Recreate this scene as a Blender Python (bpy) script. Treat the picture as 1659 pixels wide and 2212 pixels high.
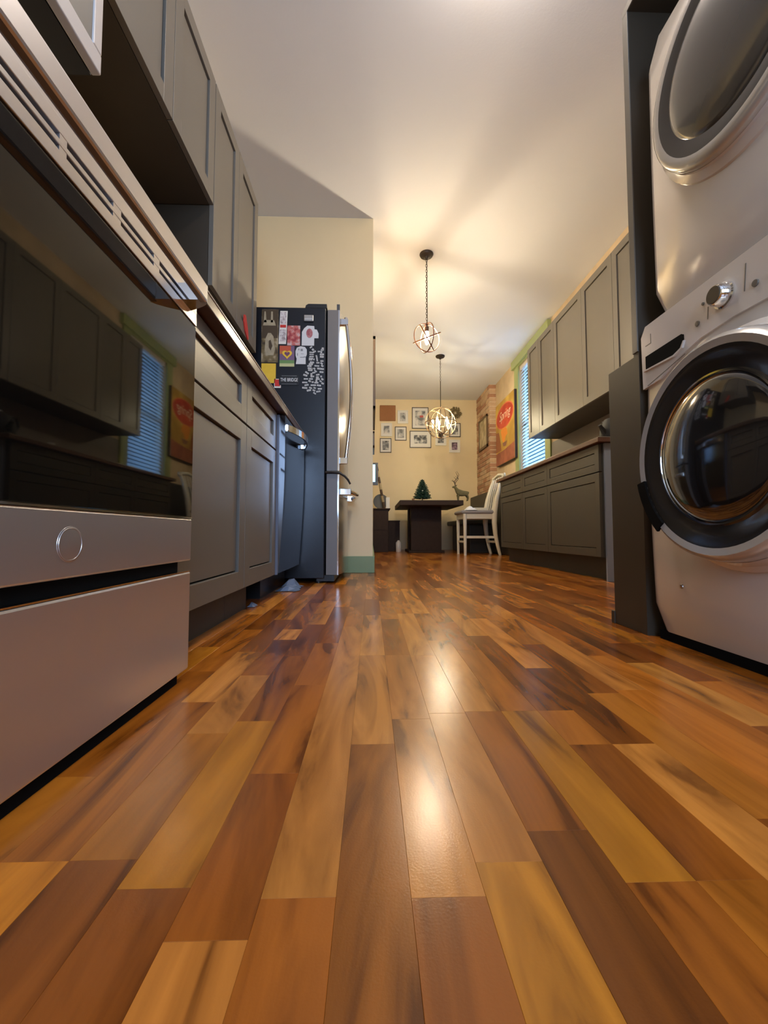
import bpy, bmesh, math, random
from mathutils import Vector, Matrix
R = math.radians
PI = math.pi
for o in list(bpy.data.objects): bpy.data.objects.remove(o)
S = bpy.context.scene
COL = S.collection
# ------------------------------------------------------------------ camera
cam_d = bpy.data.cameras.new('camera'); cam = bpy.data.objects.new('camera', cam_d); COL.objects.link(cam)
cam.location = (0, 0, 0.305)
cam.rotation_euler = (R(90 + 2.926), 0, R(-1.684))
cam_d.sensor_fit = 'HORIZONTAL'; cam_d.sensor_width = 36.0; cam_d.lens = 36.0 * 900 / 1659
cam_d.clip_start = 0.02; cam_d.clip_end = 60
S.camera = cam
# ------------------------------------------------------------------ world, daylight, exposure
W = bpy.data.worlds.new('dusk_sky'); S.world = W; W.use_nodes = True
wn = W.node_tree.nodes; wl = W.node_tree.links
bg = wn['Background']; bg.inputs[0].default_value = (0.25, 0.52, 1.0, 1); bg.inputs[1].default_value = 2.0
S.view_settings.view_transform = 'Standard'; S.view_settings.look = 'None'
S.view_settings.gamma = 1.0; S.view_settings.use_curve_mapping = False
S.view_settings.exposure = 1.26
def area_light(name, loc, rot, sx, sy, power, col):
    d = bpy.data.lights.new(name, 'AREA'); d.shape = 'RECTANGLE'; d.size = sx; d.size_y = sy; d.energy = power; d.color = col
    o = bpy.data.objects.new(name, d); COL.objects.link(o); o.location = loc; o.rotation_euler = rot; return o
# daylight at the window in the wall behind the camera (room continues behind the viewer)
area_light('rear_window_daylight', (0.55, -2.26, 1.45), (R(90), 0, 0), 1.5, 1.5, 31, (0.58, 0.74, 1.0))
# daylight just outside the side window with the blinds
area_light('side_window_daylight', (2.62, 5.38, 1.85), (0, R(90), 0), 1.7, 0.95, 22, (0.30, 0.62, 1.0))
BULB = dict(pendant=620.0, chandelier=190.0, flush=46.0)

# ------------------------------------------------------------------ materials
def mat(name, col, rough=0.5, metal=0.0, spec=None, bump=0.0, bscale=60, coat=0.0, emis=None, estr=0, var=0.0, vscale=6, aniso=0, trans=0, ior=None):
    m = bpy.data.materials.new(name); m.use_nodes = True
    nt = m.node_tree; n = nt.nodes; l = nt.links; b = n['Principled BSDF']
    b.inputs['Base Color'].default_value = (*col, 1); b.inputs['Roughness'].default_value = rough; b.inputs['Metallic'].default_value = metal
    if spec is not None: b.inputs['Specular IOR Level'].default_value = spec
    if coat: b.inputs['Coat Weight'].default_value = coat; b.inputs['Coat Roughness'].default_value = 0.08
    if aniso: b.inputs['Anisotropic'].default_value = aniso
    if trans: b.inputs['Transmission Weight'].default_value = trans
    if ior: b.inputs['IOR'].default_value = ior
    if emis: b.inputs['Emission Color'].default_value = (*emis, 1); b.inputs['Emission Strength'].default_value = estr
    geo = n.new('ShaderNodeNewGeometry')
    nz = n.new('ShaderNodeTexNoise'); nz.inputs['Scale'].default_value = vscale; nz.inputs['Detail'].default_value = 4
    l.new(geo.outputs['Position'], nz.inputs['Vector'])
    if var:
        mx = n.new('ShaderNodeMix'); mx.data_type = 'RGBA'
        mx.inputs[6].default_value = (*[c * (1 - var) for c in col], 1); mx.inputs[7].default_value = (*[min(1, c * (1 + var)) for c in col], 1)
        l.new(nz.outputs['Fac'], mx.inputs[0]); l.new(mx.outputs[2], b.inputs['Base Color'])
    if bump:
        n2 = n.new('ShaderNodeTexNoise'); n2.inputs['Scale'].default_value = bscale; n2.inputs['Detail'].default_value = 5
        l.new(geo.outputs['Position'], n2.inputs['Vector'])
        bp = n.new('ShaderNodeBump'); bp.inputs['Strength'].default_value = bump; bp.inputs['Distance'].default_value = 0.01
        l.new(n2.outputs['Fac'], bp.inputs['Height']); l.new(bp.outputs['Normal'], b.inputs['Normal'])
    return m
M = {}
M['cream'] = mat('cream_wall_paint', (0.77, 0.62, 0.365), 0.6, bump=0.04, bscale=120, var=0.03)
M['ceil'] = mat('ceiling_paint', (0.76, 0.77, 0.80), 0.75, bump=0.05, bscale=90)
M['plaster'] = mat('tan_limewashed_brick', (0.60, 0.46, 0.30), 0.85, bump=0.9, bscale=9, var=0.18, vscale=7)
M['brick'] = mat('old_brick', (0.42, 0.22, 0.13), 0.9, bump=0.5, bscale=40, var=0.35, vscale=9)
M['brick2'] = mat('pale_brick', (0.56, 0.38, 0.24), 0.9, bump=0.5, bscale=40, var=0.3, vscale=9)
M['mortar'] = mat('mortar', (0.68, 0.55, 0.40), 0.95, bump=0.6, bscale=50, var=0.1)
M['green'] = mat('green_trim_paint', (0.33, 0.38, 0.16), 0.4, var=0.05)
M['sage'] = mat('sage_baseboard_paint', (0.20, 0.27, 0.13), 0.45, var=0.05)
M['cab'] = mat('cabinet_paint', (0.135, 0.120, 0.098), 0.42, var=0.04)
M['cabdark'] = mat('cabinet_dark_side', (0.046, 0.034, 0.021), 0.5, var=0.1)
M['cablow'] = mat('dark_olive_cabinet', (0.062, 0.056, 0.044), 0.42, var=0.05)  # darker tone for the right-hand base cabinets
M['toe'] = mat('toe_kick', (0.035, 0.035, 0.035), 0.55, var=0.1)
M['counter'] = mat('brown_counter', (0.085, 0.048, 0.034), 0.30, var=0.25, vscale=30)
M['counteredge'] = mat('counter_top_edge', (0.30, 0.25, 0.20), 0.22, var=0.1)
M['steel'] = mat('brushed_steel', (0.62, 0.60, 0.60), 0.31, metal=0.86)
M['emb'] = mat('emblem_steel', (0.56, 0.53, 0.52), 0.33, metal=0.86)
M['steelm'] = mat('satin_steel', (0.50, 0.47, 0.44), 0.36, metal=1.0)
M['chrome'] = mat('chrome', (0.80, 0.80, 0.80), 0.09, metal=1.0)
M['dchrome'] = mat('smoky_chrome', (0.20, 0.19, 0.18), 0.14, metal=1.0)
M['glassblack'] = mat('black_oven_glass', (0.004, 0.0035, 0.003), 0.03)
M['glassblack'].node_tree.nodes['Principled BSDF'].inputs['IOR'].default_value = 1.5
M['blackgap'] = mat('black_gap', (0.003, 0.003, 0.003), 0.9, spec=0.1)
M['ironblack'] = mat('matt_black_enamel', (0.006, 0.006, 0.006), 0.6)
M['blackplastic'] = mat('black_plastic', (0.012, 0.012, 0.013), 0.35)
M['fridgeside'] = mat('black_fridge_side', (0.007, 0.008, 0.012), 0.30, bump=0.08, bscale=300)
M['fridgedoor'] = mat('fridge_stainless', (0.42, 0.40, 0.38), 0.20, metal=1.0)
M['fridgegrey'] = mat('fridge_door_side', (0.16, 0.145, 0.135), 0.45, var=0.05)
M['dwfront'] = mat('dishwasher_stainless', (0.36, 0.38, 0.42), 0.10, metal=1.0)
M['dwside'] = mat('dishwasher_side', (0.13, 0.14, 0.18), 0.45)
M['white'] = mat('white_enamel', (0.62, 0.57, 0.53), 0.16, coat=0.6, var=0.01)
M['whitepl'] = mat('white_plastic', (0.60, 0.55, 0.51), 0.3)
M['ringsilver'] = mat('bright_ring_silver', (0.50, 0.47, 0.43), 0.25, metal=0.35, coat=0.5)
M['doorblack'] = mat('black_door_band', (0.02, 0.017, 0.014), 0.12, coat=0.5)
M['doorglass'] = mat('smoked_door_glass', (0.012, 0.011, 0.010), 0.04, spec=0.8, coat=1.0)
M['dryglass'] = mat('dryer_door_grey', (0.055, 0.048, 0.040), 0.16, coat=0.6)
M['iron'] = mat('bronze_iron', (0.045, 0.032, 0.024), 0.45, metal=0.6)
M['orbgold'] = mat('warm_bronze_ring', (0.30, 0.19, 0.10), 0.4, metal=0.7)
M['orbred'] = mat('rust_bronze_ring', (0.16, 0.07, 0.045), 0.4, metal=0.6)
M['ironlit'] = mat('polished_orb_steel', (0.42, 0.34, 0.24), 0.3, metal=1.0)
M['darkwood'] = mat('espresso_wood', (0.034, 0.018, 0.011), 0.6, spec=0.2, var=0.3, vscale=20)
M['blackbench'] = mat('black_bench_leather', (0.015, 0.014, 0.010), 0.45)
M['chairwhite'] = mat('white_chair_paint', (0.66, 0.62, 0.52), 0.45, var=0.05)
M['cushion'] = mat('grey_seat_cloth', (0.28, 0.26, 0.26), 0.9, bump=0.3, bscale=200)
M['cloth'] = mat('white_cloth', (0.75, 0.75, 0.78), 0.9, bump=0.3, bscale=90)
M['paper'] = mat('paper_white', (0.72, 0.69, 0.62), 0.6)
M['papergrey'] = mat('cool_paper', (0.60, 0.60, 0.60), 0.6)
M['blackframe'] = mat('black_brown_frame', (0.045, 0.028, 0.018), 0.4)
M['whiteframe'] = mat('white_frame', (0.78, 0.74, 0.62), 0.4)
M['cork'] = mat('cork_board', (0.34, 0.15, 0.06), 0.9, bump=0.3, bscale=150, var=0.15, vscale=60)
M['red'] = mat('red_plastic', (0.55, 0.03, 0.02), 0.4)
M['yellow'] = mat('yellow_card', (0.75, 0.47, 0.03), 0.5, var=0.12, vscale=40)
M['pine'] = mat('pine_needles', (0.015, 0.05, 0.03), 0.7, var=0.4, vscale=60)
M['bark'] = mat('bark', (0.07, 0.04, 0.02), 0.8)
M['deer'] = mat('deer_moss', (0.13, 0.11, 0.05), 0.85, bump=0.6, bscale=80, var=0.4, vscale=40)
M['deerdark'] = mat('deer_brown', (0.07, 0.045, 0.02), 0.7)
M['wreath'] = mat('dried_wreath', (0.16, 0.12, 0.05), 0.85, var=0.3, vscale=60)
M['cup'] = mat('white_cup', (0.7, 0.66, 0.6), 0.4)
M['screen'] = mat('blue_screen', (0.02, 0.02, 0.02), 0.2, emis=(0.25, 0.62, 1.0), estr=1.6)
M['rubber'] = mat('black_strap', (0.015, 0.013, 0.012), 0.5)
M['bag'] = mat('blue_plastic_film', (0.20, 0.27, 0.40), 0.2, trans=0.3)
M['soil'] = mat('grey_plate', (0.10, 0.10, 0.095), 0.6)
M['exterior'] = mat('window_sash', (0.45, 0.42, 0.32), 0.5)
def emat(name, col, s):
    return mat(name, (0.8, 0.7, 0.5), 0.4, emis=col, estr=s)
M['bulb1'] = emat('pendant_bulb_glow', (1.0, 0.82, 0.56), BULB['pendant'])
M['bulb2'] = emat('candle_bulb_glow', (1.0, 0.87, 0.56), BULB['chandelier'])
M['dome'] = emat('flush_light_glow', (1.0, 0.87, 0.75), BULB['flush'])
# blinds: thin white slats that let daylight through
m = bpy.data.materials.new('blind_slat_vinyl'); m.use_nodes = True; M['blind'] = m
n = m.node_tree.nodes; l = m.node_tree.links; b = n['Principled BSDF']
b.inputs['Base Color'].default_value = (0.8, 0.85, 0.9, 1); b.inputs['Roughness'].default_value = 0.5
tr = n.new('ShaderNodeBsdfTranslucent'); tr.inputs[0].default_value = (0.7, 0.85, 0.95, 1)
nz = n.new('ShaderNodeTexNoise'); nz.inputs['Scale'].default_value = 30
mxs = n.new('ShaderNodeMixShader'); mxs.inputs[0].default_value = 0.55
l.new(b.outputs[0], mxs.inputs[1]); l.new(tr.outputs[0], mxs.inputs[2]); l.new(mxs.outputs[0], n['Material Output'].inputs[0])
# clear glass pane
m = bpy.data.materials.new('window_glass'); m.use_nodes = True; M['glass'] = m
n = m.node_tree.nodes; l = m.node_tree.links
b = n['Principled BSDF']; b.inputs['Roughness'].default_value = 0.02
gt = n.new('ShaderNodeBsdfTransparent'); gg = n.new('ShaderNodeBsdfGlossy'); gg.inputs['Roughness'].default_value = 0.02
fr = n.new('ShaderNodeFresnel'); ms = n.new('ShaderNodeMixShader')
l.new(fr.outputs[0], ms.inputs[0]); l.new(gt.outputs[0], ms.inputs[1]); l.new(gg.outputs[0], ms.inputs[2]); l.new(ms.outputs[0], n['Material Output'].inputs[0])

def wood_floor():
    m = bpy.data.materials.new('acacia_plank'); m.use_nodes = True
    nt = m.node_tree; n = nt.nodes; l = nt.links; b = n['Principled BSDF']
    at = n.new('ShaderNodeAttribute'); at.attribute_name = 'pcol'
    at2 = n.new('ShaderNodeAttribute'); at2.attribute_name = 'poff'
    geo = n.new('ShaderNodeNewGeometry')
    add = n.new('ShaderNodeVectorMath'); add.operation = 'ADD'
    l.new(geo.outputs['Position'], add.inputs[0]); l.new(at2.outputs['Vector'], add.inputs[1])
    mp = n.new('ShaderNodeMapping'); mp.inputs['Scale'].default_value = (9, 1.5, 1)
    l.new(add.outputs[0], mp.inputs['Vector'])
    nz = n.new('ShaderNodeTexNoise'); nz.inputs['Scale'].default_value = 1.0; nz.inputs['Detail'].default_value = 5; nz.inputs['Distortion'].default_value = 2.8
    l.new(mp.outputs[0], nz.inputs['Vector'])
    mp2 = n.new('ShaderNodeMapping'); mp2.inputs['Scale'].default_value = (90, 4, 1)
    l.new(add.outputs[0], mp2.inputs['Vector'])
    fine = n.new('ShaderNodeTexNoise'); fine.inputs['Scale'].default_value = 1.0; fine.inputs['Detail'].default_value = 3
    l.new(mp2.outputs[0], fine.inputs['Vector'])
    rmp = n.new('ShaderNodeValToRGB'); r = rmp.color_ramp
    r.elements[0].position = 0.33; r.elements[0].color = (0.40, 0.33, 0.28, 1)
    r.elements[1].position = 0.62; r.elements[1].color = (1.18, 1.15, 1.1, 1)
    e = r.elements.new(0.42); e.color = (0.80, 0.74, 0.68, 1)
    l.new(nz.outputs['Fac'], rmp.inputs[0])
    mul = n.new('ShaderNodeMix'); mul.data_type = 'RGBA'; mul.blend_type = 'MULTIPLY'; mul.inputs[0].default_value = 1
    l.new(at.outputs['Color'], mul.inputs[6]); l.new(rmp.outputs[0], mul.inputs[7])
    r2 = n.new('ShaderNodeMapRange'); r2.inputs[3].default_value = 0.86; r2.inputs[4].default_value = 1.12
    l.new(fine.outputs['Fac'], r2.inputs[0])
    mul2 = n.new('ShaderNodeMix'); mul2.data_type = 'RGBA'; mul2.blend_type = 'MULTIPLY'; mul2.inputs[0].default_value = 1
    l.new(mul.outputs[2], mul2.inputs[6]); l.new(r2.outputs[0], mul2.inputs[7])
    l.new(mul2.outputs[2], b.inputs['Base Color'])
    b.inputs['Roughness'].default_value = 0.215; b.inputs['Specular IOR Level'].default_value = 0.38
    bn = n.new('ShaderNodeTexNoise'); bn.inputs['Scale'].default_value = 420; bn.inputs['Detail'].default_value = 2
    l.new(geo.outputs['Position'], bn.inputs['Vector'])
    bp = n.new('ShaderNodeBump'); bp.inputs['Strength'].default_value = 0.05; bp.inputs['Distance'].default_value = 0.002
    l.new(bn.outputs['Fac'], bp.inputs['Height']); l.new(bp.outputs['Normal'], b.inputs['Normal'])
    return m
M['floor'] = wood_floor()

def print_mat(name, cols, scale, detail=2, rough=0.5):
    """flat print: blotches of the given colours"""
    m = bpy.data.materials.new(name); m.use_nodes = True
    n = m.node_tree.nodes; l = m.node_tree.links; b = n['Principled BSDF']; b.inputs['Roughness'].default_value = rough
    geo = n.new('ShaderNodeNewGeometry'); nz = n.new('ShaderNodeTexNoise'); nz.inputs['Scale'].default_value = scale; nz.inputs['Detail'].default_value = detail
    l.new(geo.outputs['Position'], nz.inputs['Vector'])
    r = n.new('ShaderNodeValToRGB'); r.color_ramp.interpolation = 'EASE'
    k = len(cols)
    r.color_ramp.elements[0].position = 0.36; r.color_ramp.elements[0].color = (*cols[0], 1)
    r.color_ramp.elements[1].position = 0.64; r.color_ramp.elements[1].color = (*cols[-1], 1)
    for i in range(1, k - 1):
        e = r.color_ramp.elements.new(0.36 + 0.28 * i / (k - 1)); e.color = (*cols[i], 1)
    l.new(nz.outputs['Fac'], r.inputs[0]); l.new(r.outputs[0], b.inputs['Base Color'])
    return m
M['bw'] = print_mat('black_and_white_photo', [(0.03, 0.03, 0.03), (0.2, 0.2, 0.19), (0.6, 0.58, 0.52)], 14)
M['bwsoft'] = print_mat('soft_grey_photo', [(0.16, 0.16, 0.15), (0.4, 0.39, 0.36), (0.65, 0.62, 0.55)], 12)
M['catphoto'] = print_mat('sepia_photo', [(0.05, 0.03, 0.01), (0.16, 0.11, 0.04), (0.38, 0.30, 0.18)], 18)
M['pinkphoto'] = print_mat('pink_photo', [(0.30, 0.03, 0.04), (0.48, 0.12, 0.10), (0.55, 0.38, 0.36)], 32)
M['strip'] = print_mat('photo_strip_print', [(0.30, 0.24, 0.24), (0.55, 0.48, 0.47), (0.65, 0.60, 0.58)], 60)
M['ovalpink'] = print_mat('pink_oval_print', [(0.32, 0.08, 0.09), (0.45, 0.18, 0.18)], 60)

# ------------------------------------------------------------------ mesh builder
class MB:
    def __init__(s): s.v = []; s.f = []; s.sm = []
    def add(s, vs, fs, smooth=False):
        o = len(s.v); s.v += [tuple(v) for v in vs]; s.f += [tuple(i + o for i in f) for f in fs]; s.sm += [smooth] * len(fs); return s
    def box(s, x0, x1, y0, y1, z0, z1, c=0.0):
        if x0 > x1: x0, x1 = x1, x0
        if y0 > y1: y0, y1 = y1, y0
        if z0 > z1: z0, z1 = z1, z0
        if c <= 0:
            vs = [(x, y, z) for z in (z0, z1) for y in (y0, y1) for x in (x0, x1)]
            fs = [(0, 2, 3, 1), (4, 5, 7, 6), (0, 1, 5, 4), (1, 3, 7, 5), (3, 2, 6, 7), (2, 0, 4, 6)]
            return s.add(vs, fs)
        bm = bmesh.new(); bmesh.ops.create_cube(bm, size=1)
        for v in bm.verts: v.co = Vector((x0 + (v.co.x + .5) * (x1 - x0), y0 + (v.co.y + .5) * (y1 - y0), z0 + (v.co.z + .5) * (z1 - z0)))
        c = min(c, 0.45 * min(x1 - x0, y1 - y0, z1 - z0))
        bmesh.ops.bevel(bm, geom=list(bm.edges), offset=c, segments=2, affect='EDGES', profile=0.5)
        bm.verts.index_update()
        s.add([v.co[:] for v in bm.verts], [[v.index for v in f.verts] for f in bm.faces]); bm.free(); return s
    def cyl(s, p0, p1, r0, r1=None, n=12, caps=True):
        r1 = r0 if r1 is None else r1
        p0 = Vector(p0); p1 = Vector(p1); d = (p1 - p0).normalized()
        a = d.orthogonal().normalized(); b2 = d.cross(a)
        vs = []
        for p, r in ((p0, r0), (p1, r1)):
            for i in range(n):
                t = 2 * PI * i / n; vs.append(p + (a * math.cos(t) + b2 * math.sin(t)) * r)
        s.add(vs, [(i, (i + 1) % n, n + (i + 1) % n, n + i) for i in range(n)], True)
        if caps: s.add(vs[:n], [tuple(reversed(range(n)))]); s.add(vs[n:], [tuple(range(n))])
        return s
    def tube(s, pts, r, n=8, closed=False):
        pts = [Vector(p) for p in pts]; k = len(pts)
        rr = r if isinstance(r, (list, tuple)) else [r] * k
        vs = []; prev = None
        for i, p in enumerate(pts):
            if closed: d = (pts[(i + 1) % k] - pts[i - 1]).normalized()
            else: d = (pts[min(i + 1, k - 1)] - pts[max(i - 1, 0)]).normalized()
            if prev is None: a = d.orthogonal().normalized()
            else:
                a = prev - d * prev.dot(d)
                a = a.normalized() if a.length > 1e-6 else d.orthogonal().normalized()
            prev = a; b2 = d.cross(a)
            for j in range(n):
                t = 2 * PI * j / n; vs.append(p + (a * math.cos(t) + b2 * math.sin(t)) * rr[i])
        fs = []
        for i in range(k if closed else k - 1):
            q = (i + 1) % k
            for j in range(n): fs.append((i * n + j, i * n + (j + 1) % n, q * n + (j + 1) % n, q * n + j))
        s.add(vs, fs, True)
        if not closed: s.add(vs[:n], [tuple(reversed(range(n)))]); s.add(vs[-n:], [tuple(range(n))])
        return s
    def lathe(s, prof, cen, axis='Z', n=32):
        """prof: (radius, height along axis)"""
        cx, cy, cz = cen; vs = []
        for r, hgt in prof:
            for i in range(n):
                t = 2 * PI * i / n; u, w = r * math.cos(t), r * math.sin(t)
                vs.append((cx + u, cy + w, cz + hgt) if axis == 'Z' else ((cx - hgt, cy + u, cz + w) if axis == '-X' else ((cx + u, cy - hgt, cz + w) if axis == '-Y' else (cx + hgt, cy + u, cz + w))))
        fs = [(i * n + j, i * n + (j + 1) % n, (i + 1) * n + (j + 1) % n, (i + 1) * n + j) for i in range(len(prof) - 1) for j in range(n)]
        return s.add(vs, fs, True)
    def sphere(s, c, r, n=12, sx=1, sy=1, sz=1):
        vs = []; m_ = n // 2
        for i in range(m_ + 1):
            ph = PI * i / m_
            for j in range(n):
                t = 2 * PI * j / n
                vs.append((c[0] + sx * r * math.sin(ph) * math.cos(t), c[1] + sy * r * math.sin(ph) * math.sin(t), c[2] + sz * r * math.cos(ph)))
        fs = [(i * n + j, (i + 1) * n + j, (i + 1) * n + (j + 1) % n, i * n + (j + 1) % n) for i in range(m_) for j in range(n)]
        return s.add(vs, fs, True)
    def ring(s, c, R_, tube_r, rot=(0, 0, 0), n=48, m_=6, flat=1.0):
        q = Matrix.Rotation(rot[2], 3, 'Z') @ Matrix.Rotation(rot[1], 3, 'Y') @ Matrix.Rotation(rot[0], 3, 'X')
        vs = []
        for i in range(n):
            t = 2 * PI * i / n
            for j in range(m_):
                a = 2 * PI * j / m_
                rr = R_ + tube_r * math.cos(a)
                v = q @ Vector((rr * math.cos(t), rr * math.sin(t), tube_r * flat * math.sin(a)))
                vs.append((c[0] + v.x, c[1] + v.y, c[2] + v.z))
        fs = [(i * m_ + j, ((i + 1) % n) * m_ + j, ((i + 1) % n) * m_ + (j + 1) % m_, i * m_ + (j + 1) % m_) for i in range(n) for j in range(m_)]
        return s.add(vs, fs, True)
    def prism(s, poly, a0, a1, plane='XY', smooth=False):
        """poly of 2-D points extruded along the third axis"""
        def P(p, a):
            return (p[0], p[1], a) if plane == 'XY' else ((p[0], a, p[1]) if plane == 'XZ' else (a, p[0], p[1]))
        k = len(poly)
        vs = [P(p, a0) for p in poly] + [P(p, a1) for p in poly]
        s.add(vs, [(i, (i + 1) % k, k + (i + 1) % k, k + i) for i in range(k)], smooth)
        s.add(vs[:k], [tuple(reversed(range(k)))]); s.add(vs[k:], [tuple(range(k))]); return s
    def build(s, name, material, parent=None, fixn=True):
        o0 = Vector((0, 0, 0))
        if parent is not None: o0 = Vector(parent.get('_o', (0, 0, 0)))
        me = bpy.data.meshes.new(name)
        me.from_pydata([(v[0] - o0.x, v[1] - o0.y, v[2] - o0.z) for v in s.v], [], s.f)
        me.polygons.foreach_set('use_smooth', s.sm)
        if fixn:
            bm = bmesh.new(); bm.from_mesh(me)
            bmesh.ops.remove_doubles(bm, verts=bm.verts, dist=1e-6)
            bmesh.ops.recalc_face_normals(bm, faces=bm.faces); bm.to_mesh(me); bm.free()
        me.materials.append(material)
        if any(s.sm):
            keep = [p.use_smooth for p in me.polygons]
            me.set_sharp_from_angle(angle=R(40)); me.polygons.foreach_set('use_smooth', keep)
        o = bpy.data.objects.new(name, me); COL.objects.link(o)
        o['_o'] = tuple(o0)
        if parent is not None: o.parent = parent
        return o
def thing(name, label, cat, loc, group=None):
    o = bpy.data.objects.new(name, None); COL.objects.link(o); o.location = loc; o['_o'] = tuple(loc)
    o['label'] = label; o['category'] = cat
    if group: o['group'] = group
    return o
def tag(o, label, cat, group=None):
    # re-seat the mesh so that the object's origin lies at its base
    me = o.data
    if o.parent is None and len(me.vertices):
        xs = [v.co.x for v in me.vertices]; ys = [v.co.y for v in me.vertices]; zs = [v.co.z for v in me.vertices]
        c = Vector(((min(xs) + max(xs)) / 2, (min(ys) + max(ys)) / 2, min(zs)))
        me.transform(Matrix.Translation(-c)); o.location = c; o['_o'] = tuple(c)
    o['label'] = label; o['category'] = cat
    if group: o['group'] = group
    return o
def struct(name, mb, m, parent=None):
    o = mb.build(name, m, parent)
    if parent is None: o['kind'] = 'structure'
    return o
def B(x0, x1, y0, y1, z0, z1, c=0.0): return MB().box(x0, x1, y0, y1, z0, z1, c)
def text(name, body, size, loc, rot, m, parent=None, extrude=0.0006, shear=0.0, sx=1.0):
    cu = bpy.data.curves.new(name, 'FONT'); cu.body = body; cu.size = size; cu.extrude = extrude; cu.align_x = 'CENTER'; cu.align_y = 'CENTER'; cu.shear = shear
    o = bpy.data.objects.new(name, cu); COL.objects.link(o); cu.materials.append(m)
    o0 = Vector(parent['_o']) if parent is not None else Vector((0, 0, 0))
    o.location = Vector(loc) - o0; o.rotation_euler = rot; o.scale = (sx, 1, 1)
    if parent is not None: o.parent = parent
    bpy.context.view_layer.update()
    me = bpy.data.meshes.new_from_object(o); o2 = bpy.data.objects.new(name, me); COL.objects.link(o2)
    o2.location = o.location; o2.rotation_euler = o.rotation_euler; o2.scale = o.scale; o2.parent = o.parent
    bpy.data.objects.remove(o); o2.name = name
    return o2

# ------------------------------------------------------------------ room
CH = 2.85; XR = 2.12; XL = -1.03; YW = 3.25; YF = 7.80; YB = -2.3
struct('ceiling', B(XL - .1, XR + .3, YB - .1, YF + .1, CH, CH + .1), M['ceil'])
struct('wall_left', B(XL - .1, XL, YB, YW, 0, CH), M['cream'])
struct('wall_center', B(XL - .1, 0.008, YW, YF, 0, CH), M['cream'])
struct('wall_far', B(0.008, XR + .1, YF, YF + .1, 0, CH), M['cream'])
# back wall with a window opening, outside the view
bw = MB(); bw.box(XL - .1, -.25, YB - .1, YB, 0, CH); bw.box(1.35, XR + .1, YB - .1, YB, 0, CH); bw.box(-.25, 1.35, YB - .1, YB, 0, .65); bw.box(-.25, 1.35, YB - .1, YB, 2.25, CH)
struct('wall_back', bw, M['cream'])
# right wall, opening for the window
WY0, WY1, WZ0, WZ1 = 4.95, 5.83, 0.98, 2.70
rw = MB(); rw.box(XR, XR + .14, YB, WY0, 0, CH); rw.box(XR, XR + .14, WY1, YF, 0, CH); rw.box(XR, XR + .14, WY0, WY1, 0, WZ0); rw.box(XR, XR + .14, WY0, WY1, WZ1, CH)
struct('wall_right', rw, M['plaster'])
# baseboard on the end wall beside the fridge
bb = MB(); bb.box(-.30, .022, YW - .014, YW, 0, .128, .003); struct('baseboard_center', bb, M['sage'])
struct('baseboard_partition', B(.008, .022, YW, YF, 0, .128, .003), M['sage'])

# floor: subfloor and strips
sub = struct('floor', B(XL - .1, XR + .1, YB, YF, -.05, -.0125), M['blackgap'])
COLS = {'L': (0.49, 0.192, 0.032), 'Y': (0.43, 0.155, 0.011), 'M': (0.3, 0.09, 0.009), 'O': (0.36, 0.118, 0.012), 'D': (0.19, 0.053, 0.006), 'K': (0.24, 0.069, 0.007), 'T': (0.42, 0.154, 0.025)}
PW = 0.063; PX0 = -0.0295
rnd = random.Random(7)
given = {  # strip index: [(end of piece, tone), ...] from the front edge of the view going in
    -1: [(.367, 'M'), (1.385, 'L'), (1.75, 'O'), (2.2, 'M'), (2.6, 'T')],
    0: [(.27, 'M'), (.62, 'M'), (1.06, 'T'), (1.57, 'L'), (1.95, 'M'), (2.5, 'T')],
    1: [(.364, 'K'), (.70, 'T'), (1.06, 'T'), (1.5, 'M'), (1.9, 'T')],
    2: [(.40, 'Y'), (.72, 'T'), (1.056, 'L'), (1.6, 'L'), (1.7, 'Y'), (2.2, 'T')],
    3: [(.439, 'D'), (.726, 'K'), (1.2, 'L'), (1.6, 'O'), (2.3, 'L')],
    4: [(.374, 'M'), (.726, 'Y'), (1.10, 'O'), (1.45, 'M'), (2.1, 'O')],
    5: [(.374, 'O'), (.61, 'K'), (.726, 'O'), (1.25, 'K'), (1.7, 'L')],
    6: [(.61, 'L'), (.95, 'D'), (1.5, 'L'), (2.0, 'O')],
    7: [(.45, 'M'), (.80, 'O'), (1.15, 'K'), (1.8, 'O')],
    -2: [(.332, 'T'), (.55, 'K'), (.86, 'M'), (1.18, 'O'), (1.75, 'K')],
    -3: [(.38, 'D'), (.70, 'Y'), (1.06, 'M'), (1.42, 'K'), (1.9, 'L')],
    -4: [(.413, 'D'), (.66, 'O'), (.92, 'T'), (1.22, 'K'), (1.35, 'L'), (1.85, 'M')],
    -5: [(.413, 'Y'), (.78, 'M'), (1.10, 'L'), (1.5, 'K'), (2.1, 'Y')],
    -6: [(.55, 'O'), (.95, 'M'), (1.35, 'O'), (1.7, 'K')],
    -7: [(.70, 'M'), (1.15, 'Y'), (1.6, 'O')],
}
pieces = []
i0 = math.ceil((XL - PX0) / PW) - 1; i1 = math.floor((XR - PX0) / PW) + 1
for i in range(i0, i1):
    y = YB; seq = []
    while y < .12:
        L_ = rnd.uniform(.3, .8); seq.append((y, min(y + L_, .12) if y + L_ > -.1 else y + L_, rnd.choice('MODKL'))); y = seq[-1][1]
        if y > .1: break
    y = .12
    for e, t in given.get(i, []): seq.append((y, e, t)); y = e
    last = ''
    while y < YF:
        L_ = rnd.uniform(.28, .75); t = rnd.choice('MMOOLTKYDL')
        if t == last: t = rnd.choice('MOLK')
        seq.append((y, min(y + L_, YF), t)); last = t; y += L_
    for a, b_, t in seq:
        if b_ - a > .02: pieces.append((i, a, b_, t))
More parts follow.
